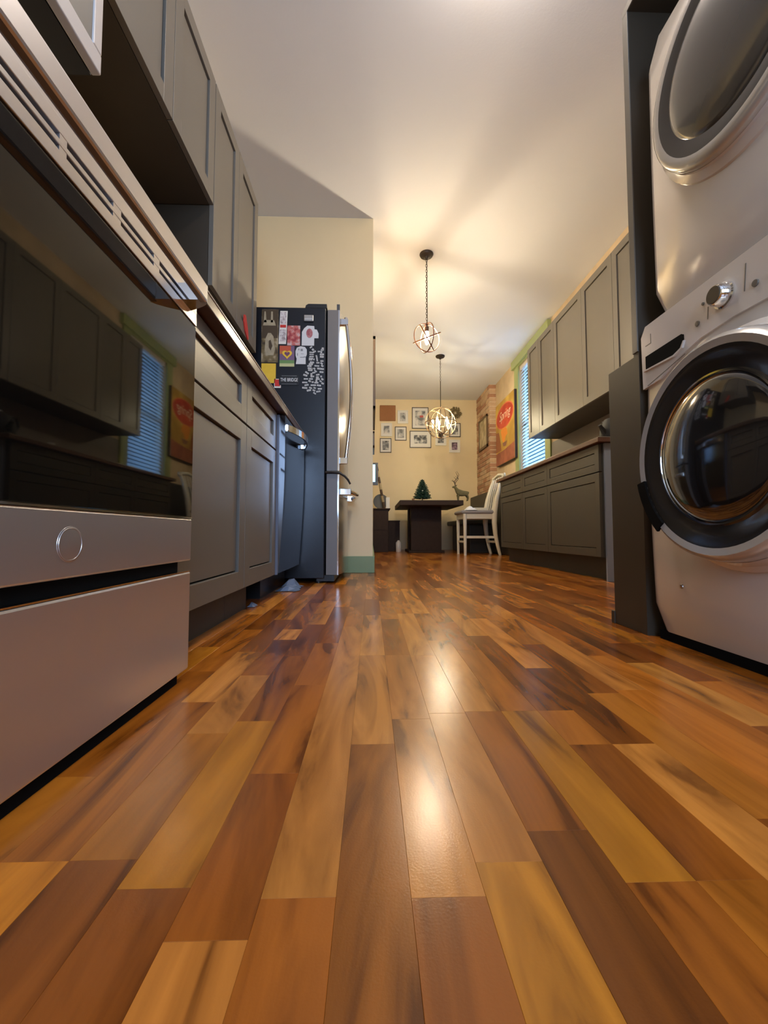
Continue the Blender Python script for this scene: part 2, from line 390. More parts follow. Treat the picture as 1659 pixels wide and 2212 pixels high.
def plank_geo(mb, i, a, b_):
    x0 = max(PX0 + i * PW, XL); x1 = min(x0 + PW, XR); e = .00005; ch = .00022
    x0 += e; x1 -= e; a += e; b_ -= e
    vs = [(x0 + ch, a + ch, 0), (x1 - ch, a + ch, 0), (x1 - ch, b_ - ch, 0), (x0 + ch, b_ - ch, 0), (x0, a, -ch), (x1, a, -ch), (x1, b_, -ch), (x0, b_, -ch), (x0, a, -.012), (x1, a, -.012), (x1, b_, -.012), (x0, b_, -.012)]
    fs = [(0, 1, 2, 3), (4, 5, 1, 0), (5, 6, 2, 1), (6, 7, 3, 2), (7, 4, 0, 3), (8, 9, 5, 4), (9, 10, 6, 5), (10, 11, 7, 6), (11, 8, 4, 7), (11, 10, 9, 8)]
    mb.add(vs, fs)
def plank_attr(me, data):
    a = me.color_attributes.new('pcol', 'FLOAT_COLOR', 'POINT'); c = me.attributes.new('poff', 'FLOAT_VECTOR', 'POINT')
    fc = []; fo = []
    for col, off in data:
        for _ in range(12): fc += [*col, 1.0]; fo += list(off)
    a.data.foreach_set('color', fc); c.data.foreach_set('vector', fo)
def pdata(t):
    c = COLS[t]; k = rnd.uniform(.86, 1.14); w = rnd.uniform(.95, 1.05)
    return (c[0] * k, c[1] * k * w, c[2] * k * w), (rnd.uniform(0, 40), rnd.uniform(0, 40), 0)
def share(p):
    i, a, b_, t = p; xc = PX0 + (i + .5) * PW
    lim = -.50 if a < 2.6 else (-.30 if a < 3.2 else 0.0)
    hi = .86 if a < 1.4 else 1.5
    if b_ < .22 or xc < lim or xc > hi: return 0
    y0 = max(a, .26)
    if abs(xc / ((a + b_) / 2)) > 1.0: return 0
    return PW * (1 / y0 - 1 / max(b_, y0 + .01)) / ((y0 + b_) / 2)
pieces.sort(key=share, reverse=True)
for p in pieces[:300]:
    mb = MB(); plank_geo(mb, *p[:3]); o = mb.build('plank', M['floor'], sub, fixn=False)
    plank_attr(o.data, [pdata(p[3])])
mb = MB(); ds = []
for p in pieces[300:]: plank_geo(mb, *p[:3]); ds.append(pdata(p[3]))
o = mb.build('plank_field', M['floor'], sub, fixn=False); plank_attr(o.data, ds); o['kind'] = 'stuff'

# window on the right wall
wd = struct('window_1', MB().box(XR + .06, XR + .10, WY0, WY0 + .04, WZ0, WZ1).box(XR + .06, XR + .10, WY1 - .04, WY1, WZ0, WZ1).box(XR + .06, XR + .10, WY0, WY1, WZ1 - .05, WZ1).box(XR + .06, XR + .10, WY0, WY1, WZ0, WZ0 + .05).box(XR + .06, XR + .10, WY0, WY1, 1.82, 1.86), M['exterior'])
B(XR + .078, XR + .084, WY0 + .04, WY1 - .04, WZ0 + .05, 1.82).build('pane', M['glass'], wd)
B(XR + .078, XR + .084, WY0 + .04, WY1 - .04, 1.86, WZ1 - .05).build('pane', M['glass'], wd)
cs = MB(); cs.box(XR - .022, XR + .001, WY1, WY1 + .16, .90, 2.72, .004); cs.box(XR - .022, XR + .001, WY0 - .15, WY0, .93, 2.72, .004); cs.box(XR - .022, XR + .001, WY0, WY1, WZ1, 2.72, .004)
cs.box(XR - .05, XR + .001, WY0 - .20, WY1 + .21, 2.72, 2.84, .006)
struct('trim_1', cs, M['green'])
struct('trim_2', B(XR - .07, XR + .06, WY0 - .18, WY1 + .19, .93, .98, .006), M['green'])
bl = thing('window_blind', 'white slatted blind glowing blue in the right-hand window', 'blind', (XR + .03, (WY0 + WY1) / 2, WZ0))
B(XR + .005, XR + .055, WY0 + .01, WY1 - .01, WZ1 - .055, WZ1 - .005, .004).build('headrail', M['whitepl'], bl)
for k in range(40):
    z = WZ1 - .08 - k * .048
    if z < WZ0 + .03: break
    mb = MB(); w = .027; t = .0016; an = R(56)
    dx, dz = w * math.cos(an), w * math.sin(an)
    mb.prism([(XR + .03 - dx, z - dz), (XR + .03, z + .003), (XR + .03 + dx, z + dz), (XR + .03 + dx, z + dz + t), (XR + .03, z + .003 + t), (XR + .03 - dx, z - dz + t)], WY0 + .015, WY1 - .015, 'XZ')
    mb.build('slat', M['blind'], bl, fixn=False)
cd = MB()
for yy in (WY0 + .12, WY1 - .12): cd.cyl((XR + .03, yy, WZ0 + .02), (XR + .03, yy, WZ1 - .05), .0012, n=5)
cd.build('cord', M['whitepl'], bl)
B(XR + .01, XR + .05, WY0 + .015, WY1 - .015, WZ0 + .003, WZ0 + .02, .003).build('bottom_rail', M['whitepl'], bl)

# brick pilaster in the far right corner, single bricks
PXL, PY0 = 2.0, 6.95
pil = struct('trim_3', B(PXL + .008, XR, PY0 + .008, YF, 0, CH), M['mortar'])
brick_me = {}
def brick(x0, x1, y0, y1, z0, z1, k):
    mb = MB().box(x0, x1, y0, y1, z0, z1, .004); mb.build('brick', M['brick'] if k else M['brick2'], pil, fixn=False)
z = .004; c = 0
while z + .062 < CH:
    j = rnd.uniform(-.002, .003)
    brick(PXL - rnd.uniform(0, .006), XR - .001, PY0 + j, PY0 + (.10 if c % 2 else .205), z, z + .062, rnd.random() < .55)
    y = PY0 + (.112 if c % 2 else .217)
    while y < YF - .03:
        e = min(y + .205, YF - .002)
        brick(PXL - rnd.uniform(0, .007), PXL + .03, y, e, z, z + .062, rnd.random() < .5); y = e + .012
    z += .075; c += 1

# ------------------------------------------------------------------ cabinets
def shaker(name, face_x, sgn, y0, y1, z0, z1, parent, m=None, st=.062, th=.02, rec=.009):
    """flat-frame door or drawer front; face at face_x, sgn = direction the face looks along X"""
    m = m or M['cab']; g = .0015
    y0 += g; y1 -= g; z0 += g; z1 -= g
    mb = MB(); bx = face_x - sgn * th
    s2 = min(st, (z1 - z0) * .30)
    mb.box(bx, face_x, y0, y0 + st, z0, z1, .0012); mb.box(bx, face_x, y1 - st, y1, z0, z1, .0012)
    mb.box(bx, face_x, y0 + st - .001, y1 - st + .001, z0, z0 + s2, .0012); mb.box(bx, face_x, y0 + st - .001, y1 - st + .001, z1 - s2, z1, .0012)
    gv = .0045
    mb.box(bx, face_x - sgn * rec, y0 + st + gv, y1 - st - gv, z0 + s2 + gv, z1 - s2 - gv, .001)
    o = mb.build(name, m, parent)
    B(bx, bx + sgn * .002, y0 + st - .002, y1 - st + .002, z0 + s2 - .002, z1 - s2 + .002).build('groove_shade', M['blackgap'], o)  # black backing added as the contact shadow around the recessed panel
    return o
# left base cabinets
XC = -.448
for k, (a, b_, lab) in enumerate([(.906, 1.488, 'taupe base cabinet right beside the oven, one drawer over one door'), (1.488, 1.956, 'narrower taupe base cabinet between the oven-side cabinet and dishwasher')]):
    t = thing('base_cabinet', lab, 'cabinet', (-.74, (a + b_) / 2, 0), 'base cabinets on the left')
    B(XL + .01, XC - .022, a + .001, b_ - .001, .11, .874).build('carcass', M['cab'], t)
    shaker('drawer', XC, 1, a, b_, .695, .872, t)
    shaker('door', XC, 1, a, b_, .112, .690, t)
    B(XL + .02, -.515, a + .001, (b_ if k == 0 else 1.74) - .001, 0, .11).build('toe_kick', M['toe'], t)
ctl = thing('worktop', 'long dark brown worktop over the left cabinets and dishwasher', 'worktop', (-.72, 1.75, .876))
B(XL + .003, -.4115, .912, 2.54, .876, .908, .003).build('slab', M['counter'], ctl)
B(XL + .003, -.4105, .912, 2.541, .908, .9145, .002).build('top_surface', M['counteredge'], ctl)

# left wall cabinets
XU = -.688
def wall_cab(name, lab, x_back, xf, sgn, ya, yb, z0, z1, doors, grp):
    t = thing(name, lab, 'cabinet', ((x_back + xf) / 2, (ya + yb) / 2, z0), grp)
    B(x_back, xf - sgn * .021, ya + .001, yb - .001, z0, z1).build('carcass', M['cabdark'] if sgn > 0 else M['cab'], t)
    for a, b_ in doors: shaker('door', xf, sgn, a, b_, z0, z1 - .002, t)
    return t
wall_cab('wall_cabinet', 'short taupe wall cabinet above the microwave, dark underside', XL + .01, XU, 1, .12, .925, 1.727, 2.292, [(.12, .52), (.52, .925)], 'left wall cabinets')
wall_cab('wall_cabinet', 'short two-door taupe wall cabinet with an open dark bay below', XL + .01, XU, 1, .925, 1.757, 1.727, 2.292, [(.927, 1.387), (1.387, 1.757)], 'left wall cabinets')
tc = wall_cab('wall_cabinet', 'taller taupe wall cabinet nearest the refrigerator, red tag on its door', XL + .01, XU, 1, 1.76, 2.44, 1.37, 2.292, [(1.76, 2.088), (2.088, 2.44)], 'left wall cabinets')
tgr = MB(); tgr.prism([(2.19, 1.435), (2.195, 1.475), (2.22, 1.485), (2.262, 1.42), (2.275, 1.375), (2.262, 1.368), (2.215, 1.395)], XU + .0006, XU + .006, 'YZ')
tag(tgr.build('cabinet_magnet', M['red']), 'small red tag stuck on the cabinet door beside the refrigerator', 'magnet')

# right wall cabinets
XRU = 1.77
rd = [(4.30, 4.605), (3.926, 4.30), (3.389, 3.926), (2.937, 3.389), (2.50, 2.937)]
rlab = ['far-end narrow taupe wall cabinet overlapping the blue window', 'second taupe wall cabinet from the window', 'widest taupe wall cabinet in the middle of the right row', 'fourth taupe wall cabinet from the window', 'nearest taupe wall cabinet on the right, half behind the laundry panel']
for (a, b_), lab in zip(rd, rlab):
    t = thing('wall_cabinet', lab, 'cabinet', (1.93, (a + b_) / 2, 1.37), 'right wall cabinets')
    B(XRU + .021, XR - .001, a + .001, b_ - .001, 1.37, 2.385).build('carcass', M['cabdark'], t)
    shaker('door', XRU, -1, a, b_, 1.366, 2.385, t, st=.058)
# right base cabinets
XRB = 1.46
for (a, b_), lab in zip([(3.98, 4.67), (3.415, 3.98), (2.62, 3.415)], ['far dark taupe base cabinet beside the white chair', 'middle dark taupe base cabinet of the right run', 'near dark taupe base cabinet with a daylight-tinted end panel']):
    t = thing('base_cabinet', lab, 'cabinet', (1.78, (a + b_) / 2, 0), 'base cabinets on the right')
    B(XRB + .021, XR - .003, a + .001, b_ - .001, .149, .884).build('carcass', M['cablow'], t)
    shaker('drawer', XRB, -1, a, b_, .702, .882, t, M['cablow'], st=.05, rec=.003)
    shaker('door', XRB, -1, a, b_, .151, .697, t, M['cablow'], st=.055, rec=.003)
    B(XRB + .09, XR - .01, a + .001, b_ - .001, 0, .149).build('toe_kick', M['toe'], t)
    if a < 3: B(XRB + .03, XR - .003, a - .016, a - .0, .0, .884, .001).build('end_panel', mat('end_panel_blue_daylight', (0.26, 0.30, 0.36), .4, var=.03), t)  # bluish window light on this end is put into its base colour
ctr = thing('worktop', 'reddish brown worktop on the right-hand base cabinets', 'worktop', (1.78, 3.6, .886))
B(1.433, XR - .002, 2.575, 4.745, .886, .914, .003).build('slab', mat('reddish_counter', (0.12, 0.055, 0.035), .35, var=.3, vscale=20), ctr)
B(1.4335, XR - .002, 2.573, 4.744, .914, .918, .001).build('top_surface', M['counteredge'], ctr)
struct('trim_4', B(XR - .006, XR + .001, 2.3, WY0 - .16, .918, 1.37), mat('taupe_backsplash', (0.20, 0.165, 0.145), .5, var=.05))
cup = MB(); cup.lathe([(0, 0), (.022, 0), (.026, .06), (.024, .06), (.02, .004), (0, .004)], (1.62, 3.15, .918), n=20)
tag(cup.build('cup', M['cup']), 'small white cup standing on the right worktop', 'cup')
pitc = thing('kettle', 'black kettle at the near end of the right worktop', 'kettle', (1.62, 2.72, .918))
kb = MB(); kb.lathe([(0, 0), (.075, 0), (.085, .02), (.08, .10), (.055, .15), (.02, .165), (0, .167)], (1.62, 2.72, .918), n=24); kb.build('kettle_body', M['ironblack'], pitc)
MB().tube([(1.62, 2.77, 1.07), (1.62, 2.84, 1.08), (1.62, 2.86, 1.02), (1.62, 2.805, .955)], .009).build('handle', M['blackplastic'], pitc)
MB().cyl((1.55, 2.70, .97), (1.505, 2.68, 1.02), .02, .011).build('spout', M['blackplastic'], pitc)
MB().sphere((1.62, 2.72, 1.092), .012).build('lid_knob', M['chrome'], pitc)

# laundry enclosure: far side panel, top, low filler cabinet
XP = .824
for (ya_, yb_, y_, lab) in ((1.238, 1.262, 1.25, 'tall dark laundry end panel between the dryer and the right wall cabinets'), (-.10, -.076, -.088, 'tall dark laundry end panel on the near side of the washer, outside the picture')):
    en = thing('end_panel', lab, 'panel', (1.45, y_, 0))
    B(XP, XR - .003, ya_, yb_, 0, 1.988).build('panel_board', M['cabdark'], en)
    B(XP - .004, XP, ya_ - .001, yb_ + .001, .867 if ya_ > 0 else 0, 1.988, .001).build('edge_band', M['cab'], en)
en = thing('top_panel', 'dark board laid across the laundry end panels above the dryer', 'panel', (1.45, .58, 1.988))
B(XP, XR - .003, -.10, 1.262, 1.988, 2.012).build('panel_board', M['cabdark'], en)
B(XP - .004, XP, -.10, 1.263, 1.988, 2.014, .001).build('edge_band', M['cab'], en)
fl = thing('filler_cabinet', 'low dark filler cabinet beyond the washing machine', 'cabinet', (1.3, 1.335, 0))
B(XP + .003, XR - .003, 1.264, 1.409, 0, .861, .002).build('carcass', M['cabdark'], fl)
B(XP - .001, XP + .02, 1.405, 1.424, 0, .042, .002).build('plinth_block', M['cabdark'], fl)

# ------------------------------------------------------------------ oven
XO = -.385; OY0, OY1 = .142, .904
ov = thing('oven', 'stainless steel range with black glass door and long flat handle', 'oven', (-.70, .523, 0))
B(XL + .03, XO - .030, OY0 + .004, OY1 - .004, .03, .895).build('body', M['steelm'], ov)
for yy in (OY0 + .06, OY1 - .06):
    for xx in (XO - .10, XL + .12): MB().cyl((xx, yy, 0), (xx, yy, .03), .018).build('foot', M['blackplastic'], ov)
B(XL + .03, XO - .045, OY0, OY1 + .004, .895, .912, .003).build('cooktop', M['glassblack'], ov)
B(XO - .028, XO - .022, OY0, OY1 - .002, .835, .895, .002).build('control_panel', M['steel'], ov)
B(XO - .030, XO - .010, OY0 + .002, OY1 - .03, .0, .0215).build('kick_plate_and_shade', M['blackgap'], ov)  # black strip added as the shadow under the oven drawer
# lower drawer
dr = B(XO - .028, XO, OY0, OY1, .022, .2245, .004).build('storage_drawer', M['steel'], ov)
B(XO - .026, XO - .001, OY0 + .002, OY1 - .002, .2245, .2265).build('top_edge', M['chrome'], dr)
B(XO - .029, XO - .012, OY0 + .004, OY1 - .035, .2266, .247).build('drawer_gap', M['blackgap'], ov)
# door: bottom steel rail, glass, vent rail
dd = B(XO - .027, XO, OY0, OY1, .2475, .3355, .003).build('oven_door', M['steel'], ov)
B(XO - .026, XO + .001, OY0 + .002, OY1 - .002, .3356, .3385).build('door_edge', M['chrome'], dd)
B(XO - .026, XO - .002, OY0 + .001, OY1 + .0015, .339, .7555, .001).build('door_glass', M['glassblack'], dd)
lg = MB(); lg.lathe([(0, .0008), (.021, .0008), (.0228, .0005), (.023, 0)], (XO, .545, .291), '+X', n=40)
lgo = lg.build('emblem', M['emb'], dd)
MB().ring((XO + .0006, .545, .291), .0205, .0008, rot=(0, PI / 2, 0), n=40).build('emblem_ring', M['emb'], dd)
# vent rail with slots: bars around real slots
vr = MB(); zs = [(.7575, .7765), (.7830, .7905), (.7985, .8175)]
for z0, z1 in zs: vr.box(XO - .02, XO, OY0, OY1, z0, z1, .0008)
slots = [(.172, .270), (.286, .384), (.399, .501), (.5135, .608), (.6275, .724), (.7435, .851)]
ys = OY0
for a, b_ in slots + [(OY1, OY1)]:
    if a - ys > .001: vr.box(XO - .0195, XO - .0004, ys, a, .758, .817)
    ys = b_
vr.build('vent_rail', M['steel'], dd)
B(XO - .0265, XO - .0205, OY0, OY1, .756, .834).build('vent_backing', M['blackgap'], dd)
# handle: long flat bar on two curved brackets
XH = -.330
hb = MB(); hb.box(XH - .016, XH, OY0 + .03, .826, .767, .803, .004)
hd = hb.build('handle', M['steel'], dd)
for yy, s_ in ((.826, 1), (OY0 + .03, -1)):
    br = MB()
    prof = []
    for q in range(9):
        u = q / 8; prof.append((XH - .001 - (XH - XO) * -0 - u * (XH - XO - .0), yy + s_ * .030 * math.sin(u * PI / 2)))
    poly = [(XH - .001, yy - s_ * .004)] + [(XH - .001 - u / 8 * .054, yy + s_ * .034 * (u / 8) ** .7) for u in range(9)] + [(XO - .001, yy - s_ * .012), (XH - .016, yy - s_ * .012)]
    br.prism(poly, .768, .802, 'XY'); br.build('bracket', M['chrome'], hd)

# microwave over the range
XM = -.600
mw = thing('microwave', 'stainless-framed microwave hung over the range with black underside', 'microwave', (-.80, .51, 1.316))
B(XL + .01, XM - .022, .13, .889, 1.316, 1.722).build('body', M['blackplastic'], mw)
fm = MB(); y0, y1, z0, z1 = .13, .890, 1.315, 1.722
fm.box(XM - .02, XM, y0, y1, z0, z0 + .045, .003); fm.box(XM - .02, XM, y0, y1, z1 - .04, z1, .003)
fm.box(XM - .02, XM, y1 - .028, y1, z0 + .045, z1 - .04, .003); fm.box(XM - .02, XM, y0, y0 + .06, z0 + .045, z1 - .04, .003); fm.box(XM - .02, XM, .700, .712, z0 + .045, z1 - .04, .002)
fm.build('door_frame', M['whitepl'], mw)
B(XM - .018, XM - .004, .19, .700, z0 + .045, z1 - .04).build('door_glass', M['dryglass'], mw)
B(XM - .018, XM - .004, .712, y1 - .028, z0 + .045, z1 - .04).build('control_panel', M['cab'], mw)
B(XM - .2, XM - .06, .25, .75, 1.3135, 1.316).build('grease_filter', M['blackgap'], mw)

# ------------------------------------------------------------------ dishwasher
dw = thing('dishwasher', 'glossy stainless dishwasher under the worktop, bowed towel-bar handle', 'dishwasher', (-.72, 2.26, 0))
B(XL + .05, -.475, 1.962, 2.53, .105, .870).build('tub', M['blackplastic'], dw)
dp = []
for q in range(11):
    u = q / 10; z = .118 + u * (.866 - .118); dp.append((-.437 + u * .024 + .010 * math.sin(u * PI), z))
dm = MB(); dm.prism([(-.472, .118)] + dp + [(-.455, .868)], 1.972, 2.528, 'XZ', True)
ddw = dm.build('door', M['dwfront'], dw)
B(-.474, -.4385, 1.963, 1.971, .112, .866).build('door_side', M['dwside'], dw)
B(XL + .06, -.52, 1.975, 2.52, 0, .104).build('kick_plate_and_shade', M['blackplastic'], dw)
hp = []
for q in range(15):
    u = q / 14; yy = 2.01 + u * .47; hp.append((-.408 + .055 * math.sin(u * PI) ** .8, yy, .815))
hm = MB()
for a, b_ in zip(hp, hp[1:]):
    hm.add([(a[0], a[1], .80), (a[0], a[1], .832), (b_[0], b_[1], .832), (b_[0], b_[1], .80), (a[0] - .008, a[1], .80), (a[0] - .008, a[1], .832), (b_[0] - .008, b_[1], .832), (b_[0] - .008, b_[1], .80)],
           [(0, 1, 2, 3), (4, 7, 6, 5), (1, 5, 6, 2), (0, 3, 7, 4), (0, 4, 5, 1), (3, 2, 6, 7)])
hh = hm.build('handle', M['chrome'], dw)
for yy in (2.02, 2.47): B(-.425, -.402, yy - .012, yy + .012, .803, .829, .002).build('handle_mount', M['chrome'], dw)
B(-.4195, -.4125, 2.33, 2.37, .655, .70).build('badge', M['papergrey'], dw)
# crumpled plastic on the floor in front of the dishwasher kick plate
pb = MB(); rr = random.Random(3)
pts = []
for i in range(9):
    for j in range(6):
        pts.append((-.50 + .11 * (j / 5) + rr.uniform(-.01, .01), 2.20 + .22 * (i / 8) + rr.uniform(-.012, .012), .003 + .045 * math.sin(PI * i / 8) * math.sin(PI * j / 5) * rr.uniform(.5, 1.3)))
pb.add(pts, [(i * 6 + j, i * 6 + j + 1, (i + 1) * 6 + j + 1, (i + 1) * 6 + j) for i in range(8) for j in range(5)])
tag(pb.build('plastic_wrapper', M['bag']), 'crumpled bluish plastic wrapper on the floor under the dishwasher', 'wrapper')
pb = MB(); pts = []
for i in range(5):
    for j in range(4): pts.append((-.512 + .03 * (j / 3) + rr.uniform(-.003, .003), 1.745 + .05 * (i / 4), .002 + .02 * math.sin(PI * i / 4) * math.sin(PI * j / 3) * rr.uniform(.6, 1.3)))
pb.add(pts, [(i * 4 + j, i * 4 + j + 1, (i + 1) * 4 + j + 1, (i + 1) * 4 + j) for i in range(4) for j in range(3)])
tag(pb.build('plastic_scrap', M['bag']), 'tiny clear plastic scrap at the end of the left toe kick', 'scrap')

# ------------------------------------------------------------------ refrigerator
FY0, FY1 = 2.56, 3.225; FX = -.278
fr_ = thing('refrigerator', 'black-sided stainless refrigerator covered in magnets, beside the cream wall', 'refrigerator', (-.62, 2.9, 0))
B(-.99, FX - .012, FY0, FY1, .03, 1.72, .004).build('body', M['fridgeside'], fr_)
B(FX - .012, FX - .002, FY0 + .012, FY1 - .012, .05, 1.71).build('gasket', M['blackgap'], fr_)
def curved_door(z0, z1):
    poly = [(FX, FY0 + .004), (-.203, FY0 + .004)]
    for q in range(1, 16):
        u = q / 16; poly.append((-.203 + .034 * math.sin(u * PI), FY0 + .004 + u * (FY1 - FY0 - .008)))
    poly += [(-.203, FY1 - .004), (FX, FY1 - .004)]
    side = MB(); side.box(FX, -.212, FY0 + .001, FY0 + .0035, z0, z1)
    return MB().prism(poly, z0, z1, 'XY'), side
d1, s1 = curved_door(.69, 1.708)
u1 = d1.build('upper_door', M['fridgedoor'], fr_); s1.build('door_side', M['fridgegrey'], u1)
B(-.2115, -.2035, FY0 + .0005, FY0 + .0036, .69, 1.708).build('door_trim', M['chrome'], u1)
d2, s2 = curved_door(.052, .672)
u2 = d2.build('freezer_door', M['fridgedoor'], fr_); s2.build('door_side', M['fridgegrey'], u2)
B(-.2115, -.2035, FY0 + .0005, FY0 + .0036, .052, .672).build('door_trim', M['chrome'], u2)
B(-.222, -.203, FY0 + .001, FY0 + .02, 1.7085, 1.745).build('hinge_pin', M['dchrome'], fr_)
hg = MB(); hg.prism([(-.42, 1.7205), (-.415, 1.737), (-.40, 1.746), (-.285, 1.746), (-.283, 1.7205)], FY0 + .002, FY0 + .12, 'XZ'); hg.build('hinge_cover', M['blackplastic'], fr_)
for xx in (-.33, -.93):
    for yy in (FY0 + .06, FY1 - .06): MB().cyl((xx, yy, 0), (xx, yy, .03), .02).build('foot', M['blackplastic'], fr_)
B(FX - .06, -.23, FY0 + .02, FY1 - .02, .012, .048).build('kick_grille', M['blackplastic'], fr_)
# door handle: bowed vertical bar near the front corner
hpts = []
for q in range(17):
    u = q / 16; hpts.append((-.168 + .036 * math.sin(u * PI), FY0 + .055, .745 + u * .94))
MB().tube(hpts, .0115, n=12).build('handle', M['chrome'], u1)
for z in (.76, 1.655): B(-.20, -.152, FY0 + .042, FY0 + .068, z - .02, z + .02, .003).build('handle_mount', M['chrome'], u1)
fz = []
for q in range(15):
    u = q / 14; fz.append((-.145 + .04 * math.sin(u * PI), FY0 + .05 + u * .56, .565))
MB().tube(fz, .019, n=12).build('handle', M['chrome'], u2)
for yy in (FY0 + .06, FY0 + .60): B(-.20, -.13, yy - .014, yy + .014, .545, .585, .003).build('handle_mount', M['chrome'], u2)
tag(MB().tube([(-.285, FY0 - .010, .678), (-.25, FY0 - .011, .681), (-.20, FY0 - .010, .677), (-.165, FY0 - .008, .655), (-.145, FY0 - .006, .632), (-.132, FY0 - .004, .607)], [.007, .008, .008, .0075, .007, .006], n=8).build('safety_strap', M['rubber']),
    'black safety strap bent over the freezer door of the refrigerator', 'strap')

# things stuck on the refrigerator side (metres: x across, z up)
YS = FY0 - .0008
def card(name, x0, x1, z0, z1, m, lab, cat, group=None, th=.0018, tilt=0.0):
    mb = MB(); dx = tilt
    mb.prism([(x0 + dx, z0), (x1 + dx, z0), (x1 - dx, z1), (x0 - dx, z1)], YS - th, YS, 'XZ')
    return tag(mb.build(name, m), lab, cat, group)
cph = card('photo_print', -.688, -.585, 1.365, 1.703, M['catphoto'], 'tall sepia photo at the left of the fridge side, a light animal on brown', 'photo')
overlay_m = mat('sepia_pale', (0.36, 0.29, 0.18), .6, var=.3, vscale=60); overlay_d = mat('sepia_dark', (0.06, 0.035, 0.012), .6)
for nm_, poly_, m_, y_ in (('dark_ground', [(-.686, 1.52), (-.588, 1.52), (-.588, 1.702), (-.686, 1.702)], overlay_d, .0022), ('pale_stem', [(-.676, 1.62), (-.658, 1.62), (-.664, 1.69), (-.672, 1.69)], overlay_m, .0026), ('pale_stem', [(-.632, 1.62), (-.618, 1.62), (-.620, 1.69), (-.630, 1.69)], overlay_m, .0026),
                     ('pale_neck', [(-.680, 1.60), (-.600, 1.60), (-.612, 1.635), (-.672, 1.635)], overlay_m, .0026), ('pale_body', [(-.668, 1.44), (-.655, 1.41), (-.612, 1.41), (-.604, 1.45), (-.614, 1.53), (-.630, 1.552), (-.648, 1.552), (-.662, 1.52)], overlay_m, .0030), ('dark_figure', [(-.642, 1.46), (-.630, 1.44), (-.620, 1.47), (-.632, 1.51), (-.643, 1.50)], overlay_d, .0034)):
    MB().prism(poly_, YS - y_, YS - y_ + .0005, 'XZ').build(nm_, m_, cph)
card('yellow_card', -.686, -.597, 1.235, 1.359, M['yellow'], 'bright yellow card below the tall sepia photo on the fridge', 'card')
rc = card('photo_card', -.606, -.565, 1.205, 1.262, M['paper'], 'little red picture with a pale border, lowest on the fridge side', 'card')
def overlay(parent, name, mb, m): return mb.build(name, m, parent)
overlay(rc, 'print', B(-.602, -.569, YS - .0026, YS - .0018, 1.215, 1.258), M['red'])
ps = card('photo_strip', -.578, -.532, 1.483, 1.695, M['paper'], 'narrow white photo-booth strip with a red band on the fridge', 'photo', tilt=-.004)
overlay(ps, 'print', B(-.573, -.536, YS - .0026, YS - .0018, 1.61, 1.688), M['strip'])
overlay(ps, 'print', B(-.575, -.538, YS - .0026, YS - .0018, 1.50, 1.575), M['strip'])
overlay(ps, 'band', B(-.574, -.537, YS - .0026, YS - .0018, 1.588, 1.606), M['red'])
card('pink_photo', -.529, -.449, 1.475, 1.602, M['pinkphoto'], 'reddish pink photo right of the photo-booth strip on the fridge', 'photo')
# postcard with a yellow heart over colour bands
pc = card('heart_card', -.575, -.483, 1.340, 1.472, mat('card_violet', (0.16, 0.09, 0.17), .5), 'rainbow card with a yellow heart outline on the fridge', 'card')
for a, b_, cc, nm in ((1.440, 1.472, (0.50, 0.08, 0.03), 'band'), (1.420, 1.440, (0.45, 0.14, 0.03), 'band'), (1.360, 1.381, (0.13, 0.24, 0.07), 'band'), (1.340, 1.360, (0.50, 0.50, 0.24), 'band')):
    overlay(pc, nm, B(-.5745, -.4835 if cc[1] > .15 else -.505, YS - .0024, YS - .0018, a, b_), mat('card_band', cc, .5))
def heart(cx, cz, s_, y0, y1):
    pts = []
    for q in range(28):
        t = 2 * PI * q / 28; x = 16 * math.sin(t) ** 3; z = 13 * math.cos(t) - 5 * math.cos(2 * t) - 2 * math.cos(3 * t) - math.cos(4 * t)
        pts.append((cx + x * s_, cz + z * s_))
    return MB().prism(pts, y0, y1, 'XZ')
overlay(pc, 'heart', heart(-.528, 1.418, .0019, YS - .0038, YS - .0024), M['yellow'])
overlay(pc, 'heart_center', heart(-.528, 1.420, .00105, YS - .0044, YS - .0038), mat('card_violet_dark', (0.15, 0.05, 0.10), .5))
# white cut-out sheet with pink oval, and rounded sketch sheet
cp = MB().prism([(-.439, 1.475), (-.362, 1.475), (-.361, 1.523), (-.335, 1.523), (-.334, 1.553), (-.345, 1.578), (-.360, 1.580), (-.362, 1.601), (-.405, 1.603), (-.425, 1.585), (-.438, 1.562)], YS - .0018, YS, 'XZ')
cpo = tag(cp.build('cutout_sheet', M['papergrey']), 'white cut-out sheet with a pink oval, top right on the fridge', 'paper')
ovl = MB().prism([(-.391 + .020 * math.cos(2 * PI * q / 20), 1.554 + .030 * math.sin(2 * PI * q / 20)) for q in range(20)], YS - .0026, YS - .0018, 'XZ')
overlay(cpo, 'oval_print', ovl, M['ovalpink'])
sk = MB().prism([(-.474, 1.357), (-.413, 1.357), (-.413, 1.40), (-.406, 1.42), (-.407, 1.45), (-.418, 1.466), (-.445, 1.471), (-.468, 1.462), (-.477, 1.44), (-.476, 1.41), (-.469, 1.39)], YS - .0018, YS, 'XZ')
sko = tag(sk.build('sketch_sheet', M['papergrey']), 'rounded pale sheet with dark sketch marks, above the word magnets', 'paper')
sm_ = MB()
for (x, z, w, h_) in ((-.459, 1.444, .006, .012), (-.448, 1.398, .024, .004), (-.425, 1.400, .013, .005), (-.466, 1.410, .004, .016), (-.443, 1.421, .018, .002), (-.445, 1.44, .014, .014)):
    sm_.box(x, x + w, YS - .0024, YS - .0018, z, z + h_)
overlay(sko, 'sketch_marks', sm_, mat('pencil_grey', (0.22, 0.22, 0.22), .6))
